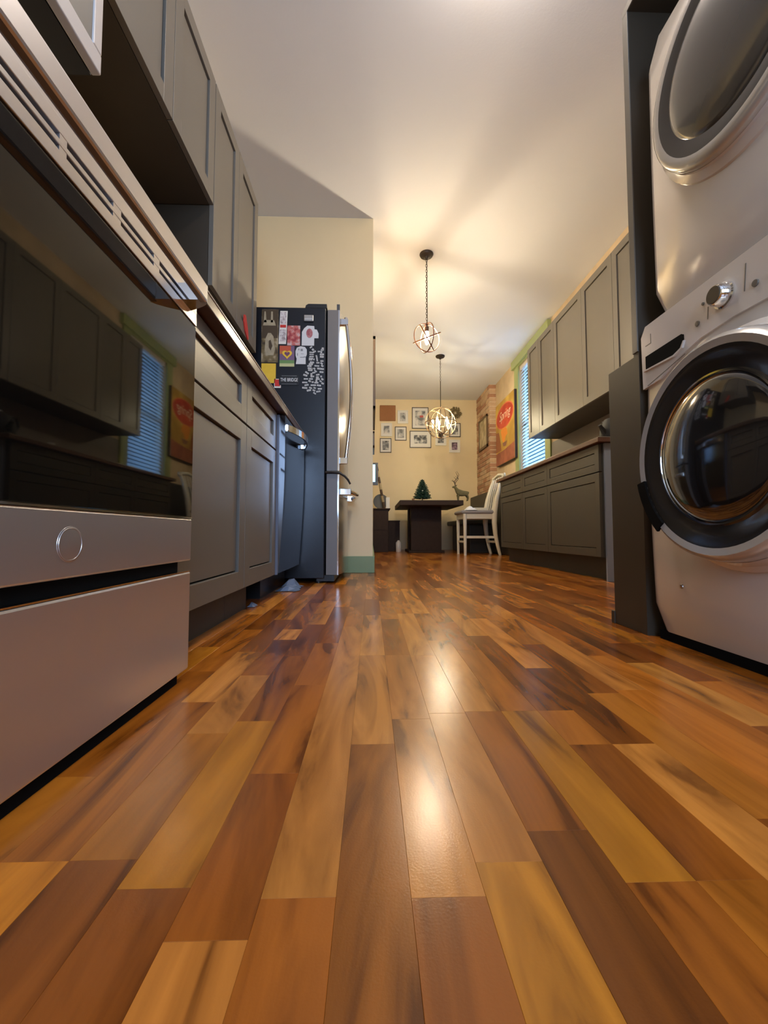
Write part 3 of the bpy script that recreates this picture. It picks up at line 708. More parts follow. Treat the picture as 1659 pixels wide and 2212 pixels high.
# sign reading THE BRIDGE
sg = tag(MB().prism([(-.574, 1.222), (-.455, 1.222), (-.450, 1.24), (-.450, 1.272), (-.459, 1.288), (-.568, 1.288), (-.577, 1.272), (-.577, 1.24)], YS - .003, YS, 'XZ').build('lettered_magnet', M['blackplastic']), 'black oval-ended magnet lettered THE BRIDGE on the fridge', 'sign')
text('lettering', 'THE BRIDGE', .031, (-.5135, YS - .0036, 1.255), (PI / 2, 0, 0), mat('sign_white', (0.8, 0.8, 0.8), .5), sg, .0004, sx=.63)
B(-.56, -.467, YS - .0036, YS - .003, 1.2295, 1.2310).build('rule', mat('sign_rule', (0.25, 0.25, 0.25), .5), sg)
B(-.56, -.467, YS - .0036, YS - .003, 1.2805, 1.2820).build('rule', M['steelm'], sg)
cl = tag(B(-.425, -.366, YS - .012, YS, 1.628, 1.668, .003).build('magnetic_clip', M['steelm']), 'grey metal magnetic clip at the top of the fridge side', 'clip')
B(-.421, -.370, YS - .016, YS - .012, 1.632, 1.645, .001).build('clip_jaw', M['chrome'], cl)
# word magnets
wz = [(915, 765, 40, 20, -35), (945, 800, 30, 28, 40), (968, 830, 24, 40, 60), (925, 842, 62, 18, 5), (925, 872, 62, 18, 5), (925, 905, 62, 20, 3), (915, 932, 60, 18, 5), (910, 952, 50, 16, 0), (960, 945, 22, 22, 10),
      (932, 990, 60, 26, 4), (915, 1018, 60, 26, 4), (895, 1045, 62, 24, 4), (905, 1078, 68, 22, 5), (908, 1106, 64, 22, 4), (935, 1080, 30, 16, 50), (860, 1145, 58, 24, 35), (835, 1182, 60, 26, 20), (845, 1236, 62, 20, 0),
      (828, 1288, 74, 20, 0), (855, 1326, 60, 24, -12), (828, 1368, 74, 24, 5), (890, 1404, 62, 26, -12), (915, 1368, 44, 22, 20), (1000, 905, 46, 20, 75), (1008, 950, 46, 20, 80), (1020, 995, 44, 20, 0), (1005, 1042, 70, 20, 4), (1045, 1082, 66, 24, 6), (968, 1082, 28, 22, 30),
      (1090, 790, 30, 44, 3), (1072, 820, 22, 60, 8), (1035, 828, 36, 18, 0), (1078, 870, 60, 26, 0), (1078, 905, 56, 26, 3), (1080, 968, 44, 22, 0), (1075, 1004, 38, 22, 35), (1085, 1040, 36, 24, 30), (1095, 1088, 30, 22, 0), (1075, 1132, 56, 24, 4),
      (985, 1118, 44, 20, 40), (960, 1142, 44, 20, -10), (925, 1172, 26, 44, 0), (940, 1200, 52, 20, -8), (1020, 1172, 50, 22, -8), (1015, 1210, 40, 26, 0), (1022, 1236, 56, 20, 4), (920, 1236, 54, 22, 0), (900, 1268, 38, 24, 20), (945, 1282, 30, 22, 0), (1000, 1262, 26, 32, 0), (1000, 1290, 58, 22, 0),
      (1070, 1198, 24, 24, 0), (1088, 1238, 34, 24, 30), (1062, 1268, 32, 20, 25), (1092, 1300, 36, 24, 25), (955, 1328, 78, 22, 0), (1038, 1330, 60, 24, 8), (975, 1368, 34, 22, 25), (1052, 1380, 60, 22, 0), (965, 1404, 40, 22, 25), (1030, 1420, 62, 22, -8), (975, 1446, 44, 20, 35)]
wm_m = mat('word_magnet_white', (0.56, 0.55, 0.53), .5)
wm_k = mat('word_ink', (0.09, 0.09, 0.09), .6)
wm_me = {}
for (u, v, w, h_, ang) in wz:
    px, py = 540 + u / 6.9125, 640 + v / 6.9125
    x = -.284 + (px - 706) * .00289; z = 1.722 - (py - 664) * .00296
    w2, h2 = w / 6.9125 * .0029 / 2, h_ / 6.9125 * .0029 / 2
    mb = MB().box(-w2, w2, -.0012, 0, -h2, h2)
    o = mb.build('word_magnet', wm_m, fixn=False); o.location = (x, YS, z); o.rotation_euler = (0, R(ang), 0)
    o['label'] = 'small white word magnet in the crowded cluster on the fridge side'; o['category'] = 'magnet'; o['group'] = 'word magnets on the fridge side'
    ik = MB().box(-w2 * .7, w2 * .7, -.0016, -.0012, -h2 * .22, h2 * .12).build('word', wm_k, fixn=False); ik.parent = o

# ------------------------------------------------------------------ washing machine and dryer
XW = .83; WA, WB = .56, 1.220
def machine_body(t, z0, z1, wa, wb, bulge=.012):
    """cabinet: rounded front, sides slightly bowed"""
    prof = []
    for q in range(13):
        u = q / 12; prof.append((z0 + u * (z1 - z0), bulge * math.sin(u * PI)))
    mb = MB(); rings = []
    for z, b_ in prof:
        e = min(z - z0, z1 - z); cr = .02 * (1 - min(1, e / .03)) ** 2
        y0, y1 = wa + cr - b_, wb - cr + b_; xf = XW + cr * .6
        rings.append([(XR - .25, y0, z), (xf + .03, y0, z), (xf + .010, y0 + .006, z), (xf, y0 + .028, z), (xf, y1 - .028, z), (xf + .010, y1 - .006, z), (xf + .03, y1, z), (XR - .25, y1, z)])
    vs = [v for r_ in rings for v in r_]; k = 8
    fs = [(i * k + j, i * k + (j + 1) % k, (i + 1) * k + (j + 1) % k, (i + 1) * k + j) for i in range(len(rings) - 1) for j in range(k)]
    mb.add(vs, fs, True); mb.add(rings[0], [tuple(range(k))]); mb.add(rings[-1], [tuple(range(k))])
    return mb.build('cabinet', M['white'], t)
ws = thing('washing_machine', 'white front-loading washer standing on the floor, black round glass door', 'washing machine', (1.35, .9, 0))
wb_ = machine_body(ws, .026, .938, WA, WB, .015)
for yy in (WA + .08, WB - .08):
    for xx in (XW + .09, XR - .34): MB().cyl((xx, yy, 0), (xx, yy, .024), .025).build('foot', M['blackplastic'], ws)
B(XW + .012, XR - .27, WA + .012, WB - .012, .0, .0255).build('base_plate_and_shade', M['blackgap'], ws)  # black slab added as the dark shade beneath the washer
WC = (.90, .494)
def round_door(t, cx, cy, cz, r, prot, inner, glassm, ringm, front=M['dchrome']):
    ho = MB(); ho.lathe([(r + .030, -.004), (r + .026, .006), (r + .014, .012), (r + .008, prot * .35), (r + .006, prot * .5)], (cx, cy, cz), '-X', n=72)
    ho.build('door_surround', M['white'], t)
    d = MB(); d.lathe([(r + .006, -.002), (r + .005, prot * .70), (r, prot * .90), (r - .010, prot), (r - .026, prot * .96)], (cx, cy, cz), '-X', n=72)
    dd_ = d.build('door', ringm, t)
    MB().lathe([(r - .026, prot * .96), (r - .040, prot * .94), (r - .062, prot * .86), (inner + .004, prot * .82)], (cx, cy, cz), '-X', n=72).build('door_band', front, dd_)
    MB().lathe([(inner + .004, prot * .82), (inner + .003, prot * .88), (inner - .001, prot * .88), (inner - .004, prot * .80)], (cx, cy, cz), '-X', n=72).build('bezel', M['chrome'], dd_)
    pr = [(inner - .004, prot * .80)]
    for q in range(1, 9):
        a = q / 8; pr.append(((inner - .004) * math.cos(a * PI / 2), prot * .80 + .022 * math.sin(a * PI / 2)))
    MB().lathe(pr, (cx, cy, cz), '-X', n=72).build('door_glass', glassm, dd_)
    return dd_
wdoor = round_door(ws, XW, WC[0], WC[1], .248, .080, .168, M['doorglass'], M['ringsilver'], front=M['doorblack'])
hl = MB(); hl.prism([(WC[0] + (.248 + .004) * math.cos(a), WC[1] + .252 * math.sin(a)) for a in [R(-12 - 5 * q) for q in range(8)]] + [(WC[0] + .222 * math.cos(a), WC[1] + .222 * math.sin(a)) for a in [R(-47 + 5 * q) for q in range(8)]], XW - .083, XW - .076, 'YZ')
hl.build('door_handle', M['blackgap'], wdoor)
# control fascia
def plate(name, poly, x0, x1, m, parent): return MB().prism(poly, x0, x1, 'YZ').build(name, m, parent)
fa = plate('control_fascia', [(1.222, .74), (1.225, .90), (1.205, .927), (.60, .927), (.585, .90), (.585, .80), (.72, .79), (.80, .795), (.9, .80), (1.0, .795), (1.08, .775), (1.15, .745)], XW - .006, XW + .004, M['white'], ws)
# detergent drawer with a recessed grip
gp = []
for (y, z) in [(1.205, .835), (1.060, .835), (1.052, .83), (1.052, .815), (1.062, .80), (1.085, .790), (1.19, .790), (1.205, .797)]: gp.append((y, z))
plate('drawer_grip', gp, XW - .0075, XW - .0062, M['blackgap'], fa)
plate('grip_lip', [(1.21, .79), (1.085, .784), (1.055, .795), (1.046, .812), (1.050, .812), (1.060, .797), (1.087, .789), (1.21, .794)], XW - .012, XW - .006, M['white'], fa)
for yz in [[(1.182, .866), (1.205, .866), (1.205, .868), (1.182, .868)], [(1.18, .866), (1.182, .866), (1.182, .895), (1.18, .895)], [(1.20, .744), (1.05, .776), (1.05, .778), (1.20, .746)]]:
    plate('panel_line', yz, XW - .0068, XW - .0060, M['cab'], fa)
kn = MB(); kn.lathe([(.030, 0), (.030, .004), (.026, .006), (.024, .022), (.021, .026), (0, .027)], (XW - .006, .925, .862), '-X', n=40); kn.build('dial', M['chrome'], fa)
kf = MB(); kf.lathe([(.020, .0262), (.019, .0275), (0, .0278)], (XW - .006, .925, .862), '-X', n=40); kf.build('dial_face', M['dryglass'], fa)
for (y, z, r) in [(1.005, .835, .007), (.985, .875, .004), (.845, .842, .008), (.80, .842, .008), (.755, .842, .008)]:
    MB().lathe([(r, 0), (r * .9, .003), (0, .0035)], (XW - .006, y, z), '-X', n=16).build('button', M['cab'], fa)
plate('display', [(.80, .862), (.66, .862), (.66, .905), (.80, .905)], XW - .0075, XW - .006, M['doorglass'], fa)
plate('panel_line', [(.873, .84), (.871, .84), (.865, .90), (.867, .90)], XW - .0068, XW - .006, M['cab'], fa)
plate('panel_line', [(.975, .83), (.973, .83), (.970, .86), (.972, .86)], XW - .0068, XW - .006, M['cab'], fa)
# service latch low on the front, faint lower panel seam
MB().lathe([(.006, 0), (.005, .003), (0, .004)], (XW, 1.10, .163), '-X', n=16).build('latch', M['steelm'], ws)

dy = thing('dryer', 'white dryer stacked on top of the washing machine, big grey round door', 'dryer', (1.35, .87, .94))
db_ = machine_body(dy, .941, 1.768, .53, 1.178, .004)
ddoor = round_door(dy, XW, .855, 1.425, .240, .045, .185, M['dryglass'], M['ringsilver'], front=M['doorblack'])

# ------------------------------------------------------------------ lights
def chain(mb, x, y, z0, z1, s_=.016):
    z = z1; k = 0
    while z > z0:
        a = PI / 2 if k % 2 else 0
        pts = []
        for q in range(10):
            t = 2 * PI * q / 10; u = .0075 * math.cos(t); w = s_ * math.sin(t)
            pts.append((x + u * math.cos(a), y + u * math.sin(a), z - s_ + w))
        mb.tube(pts, .0022, n=5, closed=True); z -= s_ * 1.55; k += 1
    return mb
def canopy(t, x, y, r):
    MB().lathe([(0, 0), (r, 0), (r * 1.02, -.006), (r * .9, -.02), (r * .3, -.028), (.012, -.05), (0, -.05)], (x, y, CH), n=32).build('canopy', M['iron'], t)
P1 = (.495, 3.665, 2.068); RP = .128
pe = thing('pendant_light', 'small orb pendant with one glowing bulb, nearer of the two hanging lights', 'pendant light', (P1[0], P1[1], CH))
canopy(pe, P1[0], P1[1], .062)
chain(MB(), P1[0], P1[1], P1[2] + RP, CH - .045).build('chain', M['iron'], pe)
MB().cyl((P1[0] + .006, P1[1], P1[2] + RP - .02), (P1[0] + .004, P1[1], CH - .04), .002, n=6).build('cord', M['iron'], pe)
for rot in ((R(90), 0, R(20)), (R(90), 0, R(110)), (R(62), R(20), R(60)), (R(20), R(-22), 0)):
    MB().ring(P1, RP, .0042, rot, n=56, m_=6, flat=1.4).build('orb_ring', M['orbred'], pe)
MB().cyl((P1[0], P1[1], P1[2] + .055), (P1[0], P1[1], P1[2] + .10), .018).build('socket', M['iron'], pe)
MB().cyl((P1[0], P1[1], P1[2] + .10), (P1[0], P1[1], P1[2] + RP), .005).build('stem', M['iron'], pe)
MB().lathe([(0, .055), (.010, .055), (.018, .03), (.022, .0), (.018, -.035), (.007, -.060), (0, -.064)], P1, n=20).build('bulb', M['bulb1'], pe)

P2 = (.98, 5.84, 1.878); RC = .222
ch = thing('chandelier', 'large orb chandelier with five candle bulbs over the dining table', 'chandelier', (P2[0], P2[1], CH))
canopy(ch, P2[0], P2[1], .065)
chain(MB(), P2[0], P2[1], CH - .38, CH - .045).build('chain', M['iron'], ch)
MB().cyl((P2[0], P2[1], P2[2] - RC * .9), (P2[0], P2[1], CH - .37), .0055, n=8).build('stem', M['iron'], ch)
for rot in ((R(90), 0, R(8)), (R(90), 0, R(98)), (R(0), 0, 0), (R(60), R(0), R(40)), (R(60), R(0), R(220))):
    MB().ring(P2, RC, .005, rot, n=64, m_=6, flat=1.5).build('orb_ring', M['orbgold'], ch)
MB().lathe([(0, -.05), (.02, -.045), (.032, -.01), (.03, .02), (.012, .05), (0, .05)], (P2[0], P2[1], P2[2] - .16), n=20).build('hub', M['iron'], ch)
for k in range(5):
    a = 2 * PI * k / 5 + .35; cx, sy = math.cos(a), math.sin(a); rr_ = .115
    arm = MB().tube([(P2[0] + cx * .02, P2[1] + sy * .02, P2[2] - .15), (P2[0] + cx * .07, P2[1] + sy * .07, P2[2] - .155), (P2[0] + cx * .11, P2[1] + sy * .11, P2[2] - .12), (P2[0] + cx * rr_, P2[1] + sy * rr_, P2[2] - .075)], .005).build('arm', M['iron'], ch)
    MB().cyl((P2[0] + cx * rr_, P2[1] + sy * rr_, P2[2] - .075), (P2[0] + cx * rr_, P2[1] + sy * rr_, P2[2] - .01), .011).build('candle_sleeve', M['whitepl'], arm)
    MB().lathe([(0, -.012), (.010, -.01), (.017, .01), (.012, .035), (.004, .055), (0, .06)], (P2[0] + cx * rr_, P2[1] + sy * rr_, P2[2] + .002), n=14).build('bulb', M['bulb2'], arm)
# flush ceiling light just above the top of the view
fc = thing('ceiling_light', 'round flush ceiling light above the washer aisle, just outside the picture', 'ceiling light', (.52, 1.45, CH))
MB().lathe([(0, 0), (.16, 0), (.165, -.02), (.155, -.03), (0, -.03)], (.52, 1.45, CH), n=36).build('base', M['iron'], fc)
MB().lathe([(.15, -.03), (.14, -.06), (.10, -.09), (.04, -.105), (0, -.108)], (.52, 1.45, CH), n=36).build('glass_dome', M['dome'], fc)

# ------------------------------------------------------------------ far wall pictures
def picture(x0, x1, z0, z1, fm_, pm, lab, mat_w=.05, fw=.012, grp='pictures on the far wall', name='framed_picture', wide=None):
    t = thing(name, lab, 'picture', ((x0 + x1) / 2, YF - .01, z0), grp)
    f = MB(); a, b_ = YF - .024, YF - .001
    f.box(x0, x1, a, b_, z0, z0 + fw, .002); f.box(x0, x1, a, b_, z1 - fw, z1, .002); f.box(x0, x0 + fw, a, b_, z0 + fw, z1 - fw, .002); f.box(x1 - fw, x1, a, b_, z0 + fw, z1 - fw, .002)
    f.build('frame', fm_, t)
    B(x0 + fw, x1 - fw, YF - .013, YF - .004, z0 + fw, z1 - fw).build('mat_board', M['paper'], t)
    mw_ = mat_w * .78
    B(x0 + fw + mw_, x1 - fw - mw_, YF - .0145, YF - .013, z0 + fw + mw_ * 1.05, z1 - fw - mw_ * 1.05).build('photo', pm, t)
    return t
k_ = thing('cork_board', 'square brown cork board at the top left of the far wall', 'board', (.299, YF - .01, 2.429), 'pictures on the far wall')
B(.149, .449, YF - .02, YF - .001, 2.429, 2.732, .012).build('panel', M['cork'], k_)
picture(.487, .687, 2.381, 2.637, M['whiteframe'], M['bwsoft'], 'white framed photo right of the brown cork board', .045)
t3 = picture(.760, 1.074, 2.286, 2.695, M['blackframe'], M['bwsoft'], 'tall dark framed photo with a red patch, largest upright picture', .062)
B(.91, .975, YF - .0155, YF - .0145, 2.50, 2.54).build('red_patch', mat('photo_red', (0.55, 0.10, 0.07), .5), t3)
picture(.172, .383, 2.135, 2.391, M['whiteframe'], M['bwsoft'], 'white framed photo directly under the cork board', .05)
picture(.436, .655, 2.057, 2.322, M['blackframe'], M['bwsoft'], 'dark framed portrait between the low left photo and the wide photo', .045)
picture(.717, 1.124, 1.921, 2.244, M['blackframe'], M['bw'], 'wide landscape dark framed photo of a couple, left below the chandelier', .085)
picture(.152, .369, 1.826, 2.098, M['blackframe'], M['bw'], 'lowest left dark framed black and white photo', .045)
picture(1.469, 1.683, 2.132, 2.397, M['blackframe'], M['bw'], 'dark framed photo right of the chandelier', .045)
picture(1.202, 1.412, 1.967, 2.212, M['whiteframe'], M['bw'], 'white framed photo hidden partly by the bottom of the chandelier', .045)
picture(1.463, 1.673, 1.833, 2.080, M['whiteframe'], print_mat('violet_photo', [(0.08, 0.05, 0.06), (0.25, 0.14, 0.18), (0.4, 0.3, 0.35)], 20), 'white framed photo lowest on the right of the far wall', .05)
wr = MB(); r2_ = random.Random(5)
for i in range(260):
    a = r2_.uniform(0, 2 * PI); rr_ = r2_.uniform(.015, .095); ln = r2_.uniform(.03, .055); an = a + r2_.uniform(-.7, .7)
    cx, cz = 1.585 + rr_ * math.cos(a), 2.59 + rr_ * math.sin(a); y = YF - .006 - r2_.uniform(0, .035)
    dx, dz = ln * math.cos(an), ln * math.sin(an); nx, nz_ = -dz * .16, dx * .16
    wr.add([(cx, y, cz), (cx + dx * .5 + nx, y - .004, cz + dz * .5 + nz_), (cx + dx, y - .008, cz + dz), (cx + dx * .5 - nx, y - .004, cz + dz * .5 - nz_)], [(0, 1, 2, 3)])
wt = thing('wreath', 'small round dried-leaf wreath high on the right of the far wall', 'wreath', (1.585, YF - .01, 2.49))
wl_ = wr.build('leaves', M['wreath'], wt, fixn=False); wl_['kind'] = 'stuff'
MB().ring((1.585, YF - .012, 2.59), .06, .01, (R(90), 0, 0), n=24).build('twig_ring', M['bark'], wt)
# narrow picture on the brick pilaster side face
nf = thing('framed_picture', 'narrow framed picture hung on the brick pilaster', 'picture', (PXL - .02, 7.33, 1.88))
f = MB(); y0, y1, z0, z1 = 7.02, 7.56, 1.80, 2.36
f.box(PXL - .030, PXL - .008, y0, y0 + .04, z0, z1, .002); f.box(PXL - .030, PXL - .008, y1 - .04, y1, z0, z1, .002); f.box(PXL - .030, PXL - .008, y0, y1, z0, z0 + .04, .002); f.box(PXL - .030, PXL - .008, y0, y1, z1 - .04, z1, .002)
f.build('frame', mat('bronze_frame', (0.14, 0.085, 0.04), .5), nf)
B(PXL - .022, PXL - .008, y0 + .04, y1 - .04, z0 + .04, z1 - .04).build('picture_panel', print_mat('pale_print', [(0.35, 0.27, 0.15), (0.6, 0.5, 0.32)], 6), nf)

# big canvas poster on the right wall
pn = thing('canvas_painting', 'large red and yellow vintage poster canvas beside the blue window', 'painting', (XR - .03, 6.27, 1.40))
XPn = XR - .062; py0, py1, pz0, pz1 = 5.885, 6.78, 1.395, 2.40
B(XPn + .004, XR - .001, py0, py1, pz0, pz1, .003).build('stretcher_frame', mat('dark_canvas_edge', (0.035, 0.014, 0.012), .5), pn)
B(XPn, XPn + .003, py0 + .005, py1 - .004, pz0 + .004, pz1 - .004).build('canvas', print_mat('poster_yellow', [(0.42, 0.24, 0.04), (0.62, 0.42, 0.08)], 3.2), pn)
def pv(name, poly, d, m): return MB().prism(poly, XPn - d, XPn - d + .0004, 'YZ').build(name, m, pn)
pv('poster_lower_band', [(py0 + .006, 1.40), (py1 - .005, 1.40), (py1 - .005, 1.60), (6.4, 1.60), (py0 + .006, 1.64)], .0005, print_mat('poster_brick_red', [(0.26, 0.07, 0.04), (0.36, 0.11, 0.06)], 6))
oc = [(6.33 + .42 * math.cos(2 * PI * q / 40), 2.13 + .195 * math.sin(2 * PI * q / 40)) for q in range(40)]
pv('poster_oval_rim', oc, .0006, mat('poster_orange', (0.62, 0.15, 0.06), .5))
pv('poster_oval', [(6.33 + (y - 6.33) * .93, 2.13 + (z - 2.13) * .90) for y, z in oc], .0010, print_mat('poster_red', [(0.42, 0.035, 0.018), (0.55, 0.07, 0.03)], 5))
pv('poster_brown_patch', [(6.50, 1.62), (py1 - .005, 1.62), (py1 - .005, 1.95), (6.62, 1.93), (6.55, 1.8)], .0006, mat('poster_brown', (0.30, 0.10, 0.04), .5))  # brown patch of the poster print
pv('poster_figure', [(6.46, 1.78), (6.52, 1.92), (6.45, 1.955), (6.30, 1.95), (6.22, 1.90), (6.20, 1.82), (6.28, 1.80), (6.33, 1.74), (6.40, 1.72)], .0008, mat('poster_figure_orange', (0.75, 0.26, 0.03), .5))
pv('poster_figure_base', [(6.22, 1.72), (6.44, 1.72), (6.40, 1.66), (6.28, 1.65)], .0008, mat('poster_plum', (0.22, 0.09, 0.07), .5))
text('poster_lettering', 'Spring', .20, (XPn - .0016, 6.33, 2.15), (PI / 2, 0, -PI / 2), mat('poster_letter_white', (0.75, 0.55, 0.40), .5), pn, .0003, shear=.35, sx=1.05)
# pictures seen edge-on on the partition wall
for k, (y0, y1, z0, z1, lab) in enumerate([(3.75, 4.55, 1.44, 2.12, 'tall dark frame seen edge-on just past the cream wall corner'), (4.9, 5.35, 1.32, 1.52, 'lower small dark frame seen edge-on on the partition wall')]):
    t = thing('framed_picture', lab, 'picture', (.02, (y0 + y1) / 2, z0), 'pictures on the partition wall')
    f = MB(); xx0, xx1 = .0085, .032
    f.box(xx0, xx1, y0, y0 + .03, z0, z1, .002); f.box(xx0, xx1, y1 - .03, y1, z0, z1, .002); f.box(xx0, xx1, y0, y1, z0, z0 + .03, .002); f.box(xx0, xx1, y0, y1, z1 - .03, z1, .002)
    f.build('frame', M['blackframe'], t)
    B(xx0, xx0 + .010, y0 + .03, y1 - .03, z0 + .03, z1 - .03).build('photo', M['bw'], t)

# ------------------------------------------------------------------ dining corner
tb = thing('dining_table', 'dark brown dining table with a wide pedestal under the chandelier', 'table', (.9, 6.75, 0))
tx0, tx1, ty0, ty1, tz = .415, 1.36, 6.12, 7.45, .795
B(tx0, tx1, ty0, ty1, tz - .075, tz, .006).build('tabletop', M['darkwood'], tb)
B(.62, 1.10, 6.55, 6.72, .035, tz - .075, .004).build('pedestal', M['darkwood'], tb)
B(.62, 1.10, 7.05, 7.22, .035, tz - .075, .004).build('pedestal', M['darkwood'], tb)
B(.58, 1.14, 6.50, 7.27, 0, .035, .004).build('base_plate_and_shade', M['darkwood'], tb)
# banquette along the right wall
bq = thing('banquette', 'long black upholstered bench running along the brick wall', 'bench', (1.7, 6.3, 0))
B(1.50, 1.97, 6.35, 7.70, 0, .44, .01).build('base', M['blackbench'], bq)
B(1.40, 1.90, 6.33, 7.72, .44, .52, .02).build('seat', M['blackbench'], bq)
B(1.84, 1.96, 5.1, 7.72, .0, .97, .02).build('backrest', M['blackbench'], bq)
B(1.90, 1.96, 5.1, 5.2, 0, .1).build('foot', M['blackbench'], bq)

# white counter-height chair facing the table
cc = thing('dining_chair', 'white wooden chair with a grey padded seat beside the right-hand cabinets', 'chair', (1.53, 5.96, 0))
ya, yb = 5.72, 6.20
sp = MB(); sp.box(1.235, 1.72, ya - .02, yb + .02, .575, .625, .022); sp.build('seat', M['cushion'], cc)
ap = MB(); ap.box(1.28, 1.70, ya, ya + .022, .505, .577, .002); ap.box(1.28, 1.70, yb - .022, yb, .505, .577, .002); ap.box(1.27, 1.292, ya, yb, .505, .577, .002); ap.box(1.69, 1.712, ya, yb, .505, .577, .002)
ap.build('apron', M['chairwhite'], cc)
for yy in (ya + .012, yb - .012):
    MB().cyl((1.29, yy, 0), (1.29, yy, .575), .019, .026, n=14).build('leg', M['chairwhite'], cc)
    MB().tube([(1.775, yy, 0), (1.745, yy, .12), (1.715, yy, .28), (1.70, yy, .45), (1.705, yy, .60), (1.74, yy, .80), (1.79, yy, .98), (1.835, yy, 1.10)], [.020, .024, .030, .036, .040, .034, .026, .020], n=12).build('leg', M['chairwhite'], cc)
for yy in (ya + .012, yb - .012): B(1.30, 1.72, yy - .009, yy + .009, .235, .268, .003).build('stretcher', M['chairwhite'], cc)
B(1.282, 1.300, ya, yb, .17, .20, .003).build('stretcher', M['chairwhite'], cc)
B(1.715, 1.735, ya, yb, .17, .20, .003).build('stretcher', M['chairwhite'], cc)
tr_ = MB()
pts = [(1.835, ya - .03, 1.09), (1.84, ya + .05, 1.125), (1.84, (ya + yb) / 2, 1.15), (1.84, yb - .05, 1.125), (1.835, yb + .03, 1.09)]
tr_.tube(pts, .022, n=10); tr_.build('top_rail', M['chairwhite'], cc)
for yy in (ya - .03, yb + .03): MB().ring((1.835, yy, 1.115), .022, .010, (0, R(90), 0), n=20).build('rail_scroll', M['chairwhite'], cc)
for k in range(4):
    yy = ya + .10 + k * (yb - ya - .20) / 3
    MB().tube([(1.715, yy, .62), (1.755, yy, .85), (1.825, yy, 1.10)], .009).build('spindle', M['chairwhite'], cc)
clo = MB(); rr = random.Random(9); pts = []
for i in range(10):
    for j in range(8):
        u, v = i / 9, j / 7
        pts.append((1.30 + .16 * u, 5.70 + .20 * v, .627 + .055 * math.sin(PI * u) ** .7 * math.sin(PI * v) ** .7 * rr.uniform(.6, 1.2)))
clo.add(pts, [(i * 8 + j, (i + 1) * 8 + j, (i + 1) * 8 + j + 1, i * 8 + j + 1) for i in range(9) for j in range(7)], True)
tag(clo.build('folded_cloth', M['cloth']), 'crumpled white cloth lying on the grey seat of the white chair', 'cloth')
tag(B(1.46, 1.66, 5.92, 6.14, .626, .672, .003).build('low_box', M['chairwhite']), 'flat pale box on the back of the white chair seat', 'box')

# small Christmas tree on the table
ct = thing('small_christmas_tree', 'little artificial Christmas tree standing on the dark table', 'tree', (.775, 6.35, tz))
tx, ty = .775, 6.35
MB().cyl((tx, ty, tz), (tx, ty, tz + .34), .008, .003, n=8).build('trunk', M['bark'], ct)
MB().lathe([(0, 0), (.035, 0), (.035, .012), (.012, .02), (0, .02)], (tx, ty, tz), n=16).build('stand', M['bark'], ct)
nd = MB(); r3 = random.Random(11)
for lv in range(13):
    u = lv / 12; zc = tz + .045 + u * .27; rad = .115 * (1 - u) ** .85 + .018; nb = int(14 - 7 * u)
    for q in range(nb):
        a = 2 * PI * q / nb + lv * .7 + r3.uniform(-.1, .1); dx, dy_ = math.cos(a), math.sin(a); rl = rad * r3.uniform(.85, 1.15)
        nd.tube([(tx, ty, zc + .015), (tx + dx * rl * .6, ty + dy_ * rl * .6, zc + .002), (tx + dx * rl, ty + dy_ * rl, zc + .010)], [.012, .011, .003], n=5)
        for w in range(5):
            f_ = .3 + .16 * w; bx_, by_ = tx + dx * rl * f_, ty + dy_ * rl * f_
            for s_ in (-1, 1): nd.add([(bx_, by_, zc + .004), (bx_ - dy_ * s_ * .02 + dx * .012, by_ + dx * s_ * .02 + dy_ * .012, zc + .012), (bx_ + dx * .010, by_ + dy_ * .010, zc - .006)], [(0, 1, 2)])
no = nd.build('needles', M['pine'], ct, fixn=False); no['kind'] = 'stuff'
MB().sphere((tx - .008, ty - .085, tz + .155), .011).build('bauble', M['paper'], ct)

# deer figurine: skin-modifier body
dgx, dgy = 1.385, 6.40
dgz = tz
de = thing('deer_figurine', 'mossy brown stag figurine with tall antlers, right of the little tree', 'figurine', (dgx, dgy, dgz))
def skin(name, verts, edges, rad, m, parent, lv=2):
    o0 = Vector(parent['_o']); me = bpy.data.meshes.new(name)
    me.from_pydata([tuple(Vector(v) - o0) for v in verts], edges, [])
    o = bpy.data.objects.new(name, me); COL.objects.link(o); o.parent = parent
    md = o.modifiers.new('skin', 'SKIN'); md.use_smooth_shade = True
    for i, r in enumerate(rad): me.skin_vertices[0].data[i].radius = (r, r) if not isinstance(r, tuple) else r
    me.skin_vertices[0].data[0].use_root = True
    sd = o.modifiers.new('subd', 'SUBSURF'); sd.levels = lv; sd.render_levels = lv
    me.materials.append(m); return o
tw = .0
g = lambda x, y, z: (dgx + x, dgy + y, dgz + z)
vs = [g(.085, 0, .135), g(.03, 0, .125), g(-.035, 0, .135), g(-.075, 0, .185), g(-.095, 0, .232), g(-.14, 0, .222),
      g(-.045, -.028, .10), g(-.05, -.03, .055), g(-.045, -.03, .006), g(-.045, .028, .10), g(-.05, .03, .055), g(-.045, .03, .006),
      g(.085, -.03, .10), g(.105, -.03, .055), g(.092, -.03, .006), g(.085, .03, .10), g(.105, .03, .055), g(.092, .03, .006), g(.125, 0, .15)]
ed = [(0, 1), (1, 2), (2, 3), (3, 4), (4, 5), (2, 6), (6, 7), (7, 8), (2, 9), (9, 10), (10, 11), (0, 12), (12, 13), (13, 14), (0, 15), (15, 16), (16, 17), (0, 18)]
ra = [.048, .045, .046, .028, .026, .012, .017, .009, .008, .017, .009, .008, .02, .010, .008, .02, .010, .008, .012]
skin('stag_body', vs, ed, ra, M['deer'], de, 2)
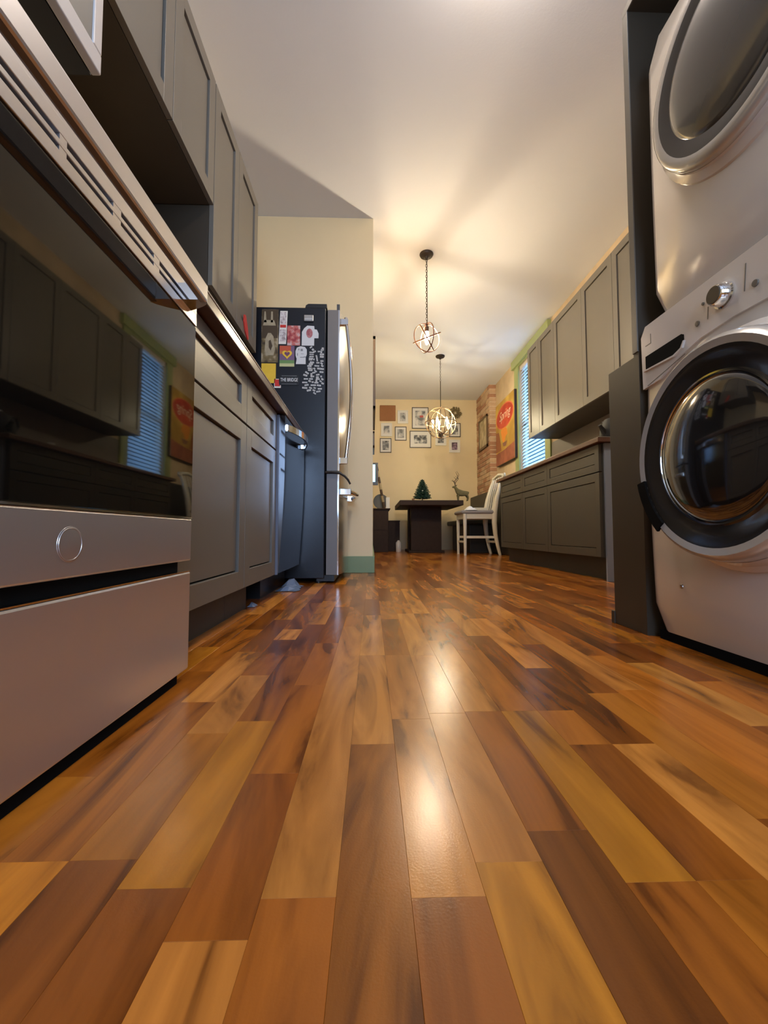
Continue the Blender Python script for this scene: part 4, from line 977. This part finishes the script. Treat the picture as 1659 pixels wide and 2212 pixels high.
for s_ in (-1, 1):
    an_ = MB()
    an_.tube([g(-.092, s_ * .012, .25), g(-.10 + .02 * s_, s_ * .045, .30), g(-.05 + .02 * s_, s_ * .06, .36), g(-.045, s_ * .055, .41), g(-.075, s_ * .04, .47)], [.006, .0055, .005, .004, .002], n=6)
    an_.tube([g(-.10 + .02 * s_, s_ * .045, .30), g(-.145, s_ * .05, .335)], [.005, .002], n=6)
    an_.tube([g(-.06, s_ * .058, .35), g(-.10, s_ * .06, .39)], [.0045, .002], n=6)
    an_.build('antler', M['deerdark'], de)
    MB().prism([(dgx - .088, dgz + .246), (dgx - .068, dgz + .262), (dgx - .078, dgz + .236)], dgy + s_ * .016, dgy + s_ * .032, 'XZ').build('ear', M['deerdark'], de)
    MB().sphere(g(-.112, s_ * .02, .238), .004, 8).build('eye', M['blackplastic'], de)
# small things near the tree
tag(MB().lathe([(0, 0), (.018, 0), (.022, .028), (.019, .028), (.016, .004), (0, .004)], (.62, 6.2, tz), n=16).build('small_dish', M['cork']), 'tiny brown dish on the table left of the little tree', 'dish')

# left of the dining corner: sideboard, chest, screen, things on it
sbd = thing('sideboard', 'dark wooden sideboard against the partition wall', 'sideboard', (.15, 6.9, 0))
B(.024, .27, 6.75, 7.40, 0, .69, .004).build('body', M['darkwood'], sbd)
B(.023, .30, 6.72, 7.42, .69, .71, .003).build('top', M['darkwood'], sbd)
MB().box(.03, .265, 6.742, 6.75, .36, .68, .001).build('drawer', M['darkwood'], sbd)
chs = thing('low_chest', 'low dark chest between the sideboard and the table', 'chest', (.36, 7.2, 0))
B(.275, .47, 7.0, 7.5, 0, .50, .004).build('body', M['darkwood'], chs)
B(.273, .475, 6.99, 7.51, .50, .52, .003).build('lid', M['darkwood'], chs)
tag(MB().lathe([(0, 0), (.04, 0), (.045, .01), (.045, .15), (.02, .18), (.018, .19), (0, .19)], (.44, 6.85, 0), n=20).build('pale_bottle', M['whitepl']), 'pale squat bottle on the floor left of the table pedestal', 'bottle')
pl = MB(); pl.lathe([(0, 0), (.115, 0), (.125, .012), (.12, .018), (.08, .010), (0, .008)], (.15, 6.95, .835), '-Y', n=32)
tag(pl.build('round_plate', M['soil']), 'round dark grey plate standing upright on the sideboard', 'plate')
tag(B(.235, .295, 6.86, 6.875, .71, .90, .002).build('small_white_card', M['paper']), 'small white standing card at the edge of the sideboard', 'card')
st = thing('striped_walking_stick', 'striped wooden stick leaning over the sideboard against the wall', 'stick', (.20, 6.80, .71))
p0, p1 = Vector((.205, 6.80, .712)), Vector((.075, 6.80, 1.43))
for k in range(7):
    a, b_ = p0.lerp(p1, k / 7), p0.lerp(p1, (k + 1) / 7); MB().cyl(a, b_, .022, n=10).build('stripe', M['bark'] if k % 2 == 0 else mat('pale_wood', (0.32, 0.24, 0.12), .6), st)
sc_ = thing('wall_screen', 'small wall screen glowing bright blue at the cream wall edge', 'screen', (.05, 6.4, 1.05))
B(.0085, .095, 6.42, 6.45, 1.05, 1.40, .003).build('housing', M['blackplastic'], sc_)
B(.010, .052, 6.418, 6.42, 1.10, 1.37).build('display', M['screen'], sc_)
B(.0085, .02, 6.45, 6.52, 1.15, 1.30).build('bracket', M['blackplastic'], sc_)
for o in bpy.data.objects:
    if '_o' in o: del o['_o']
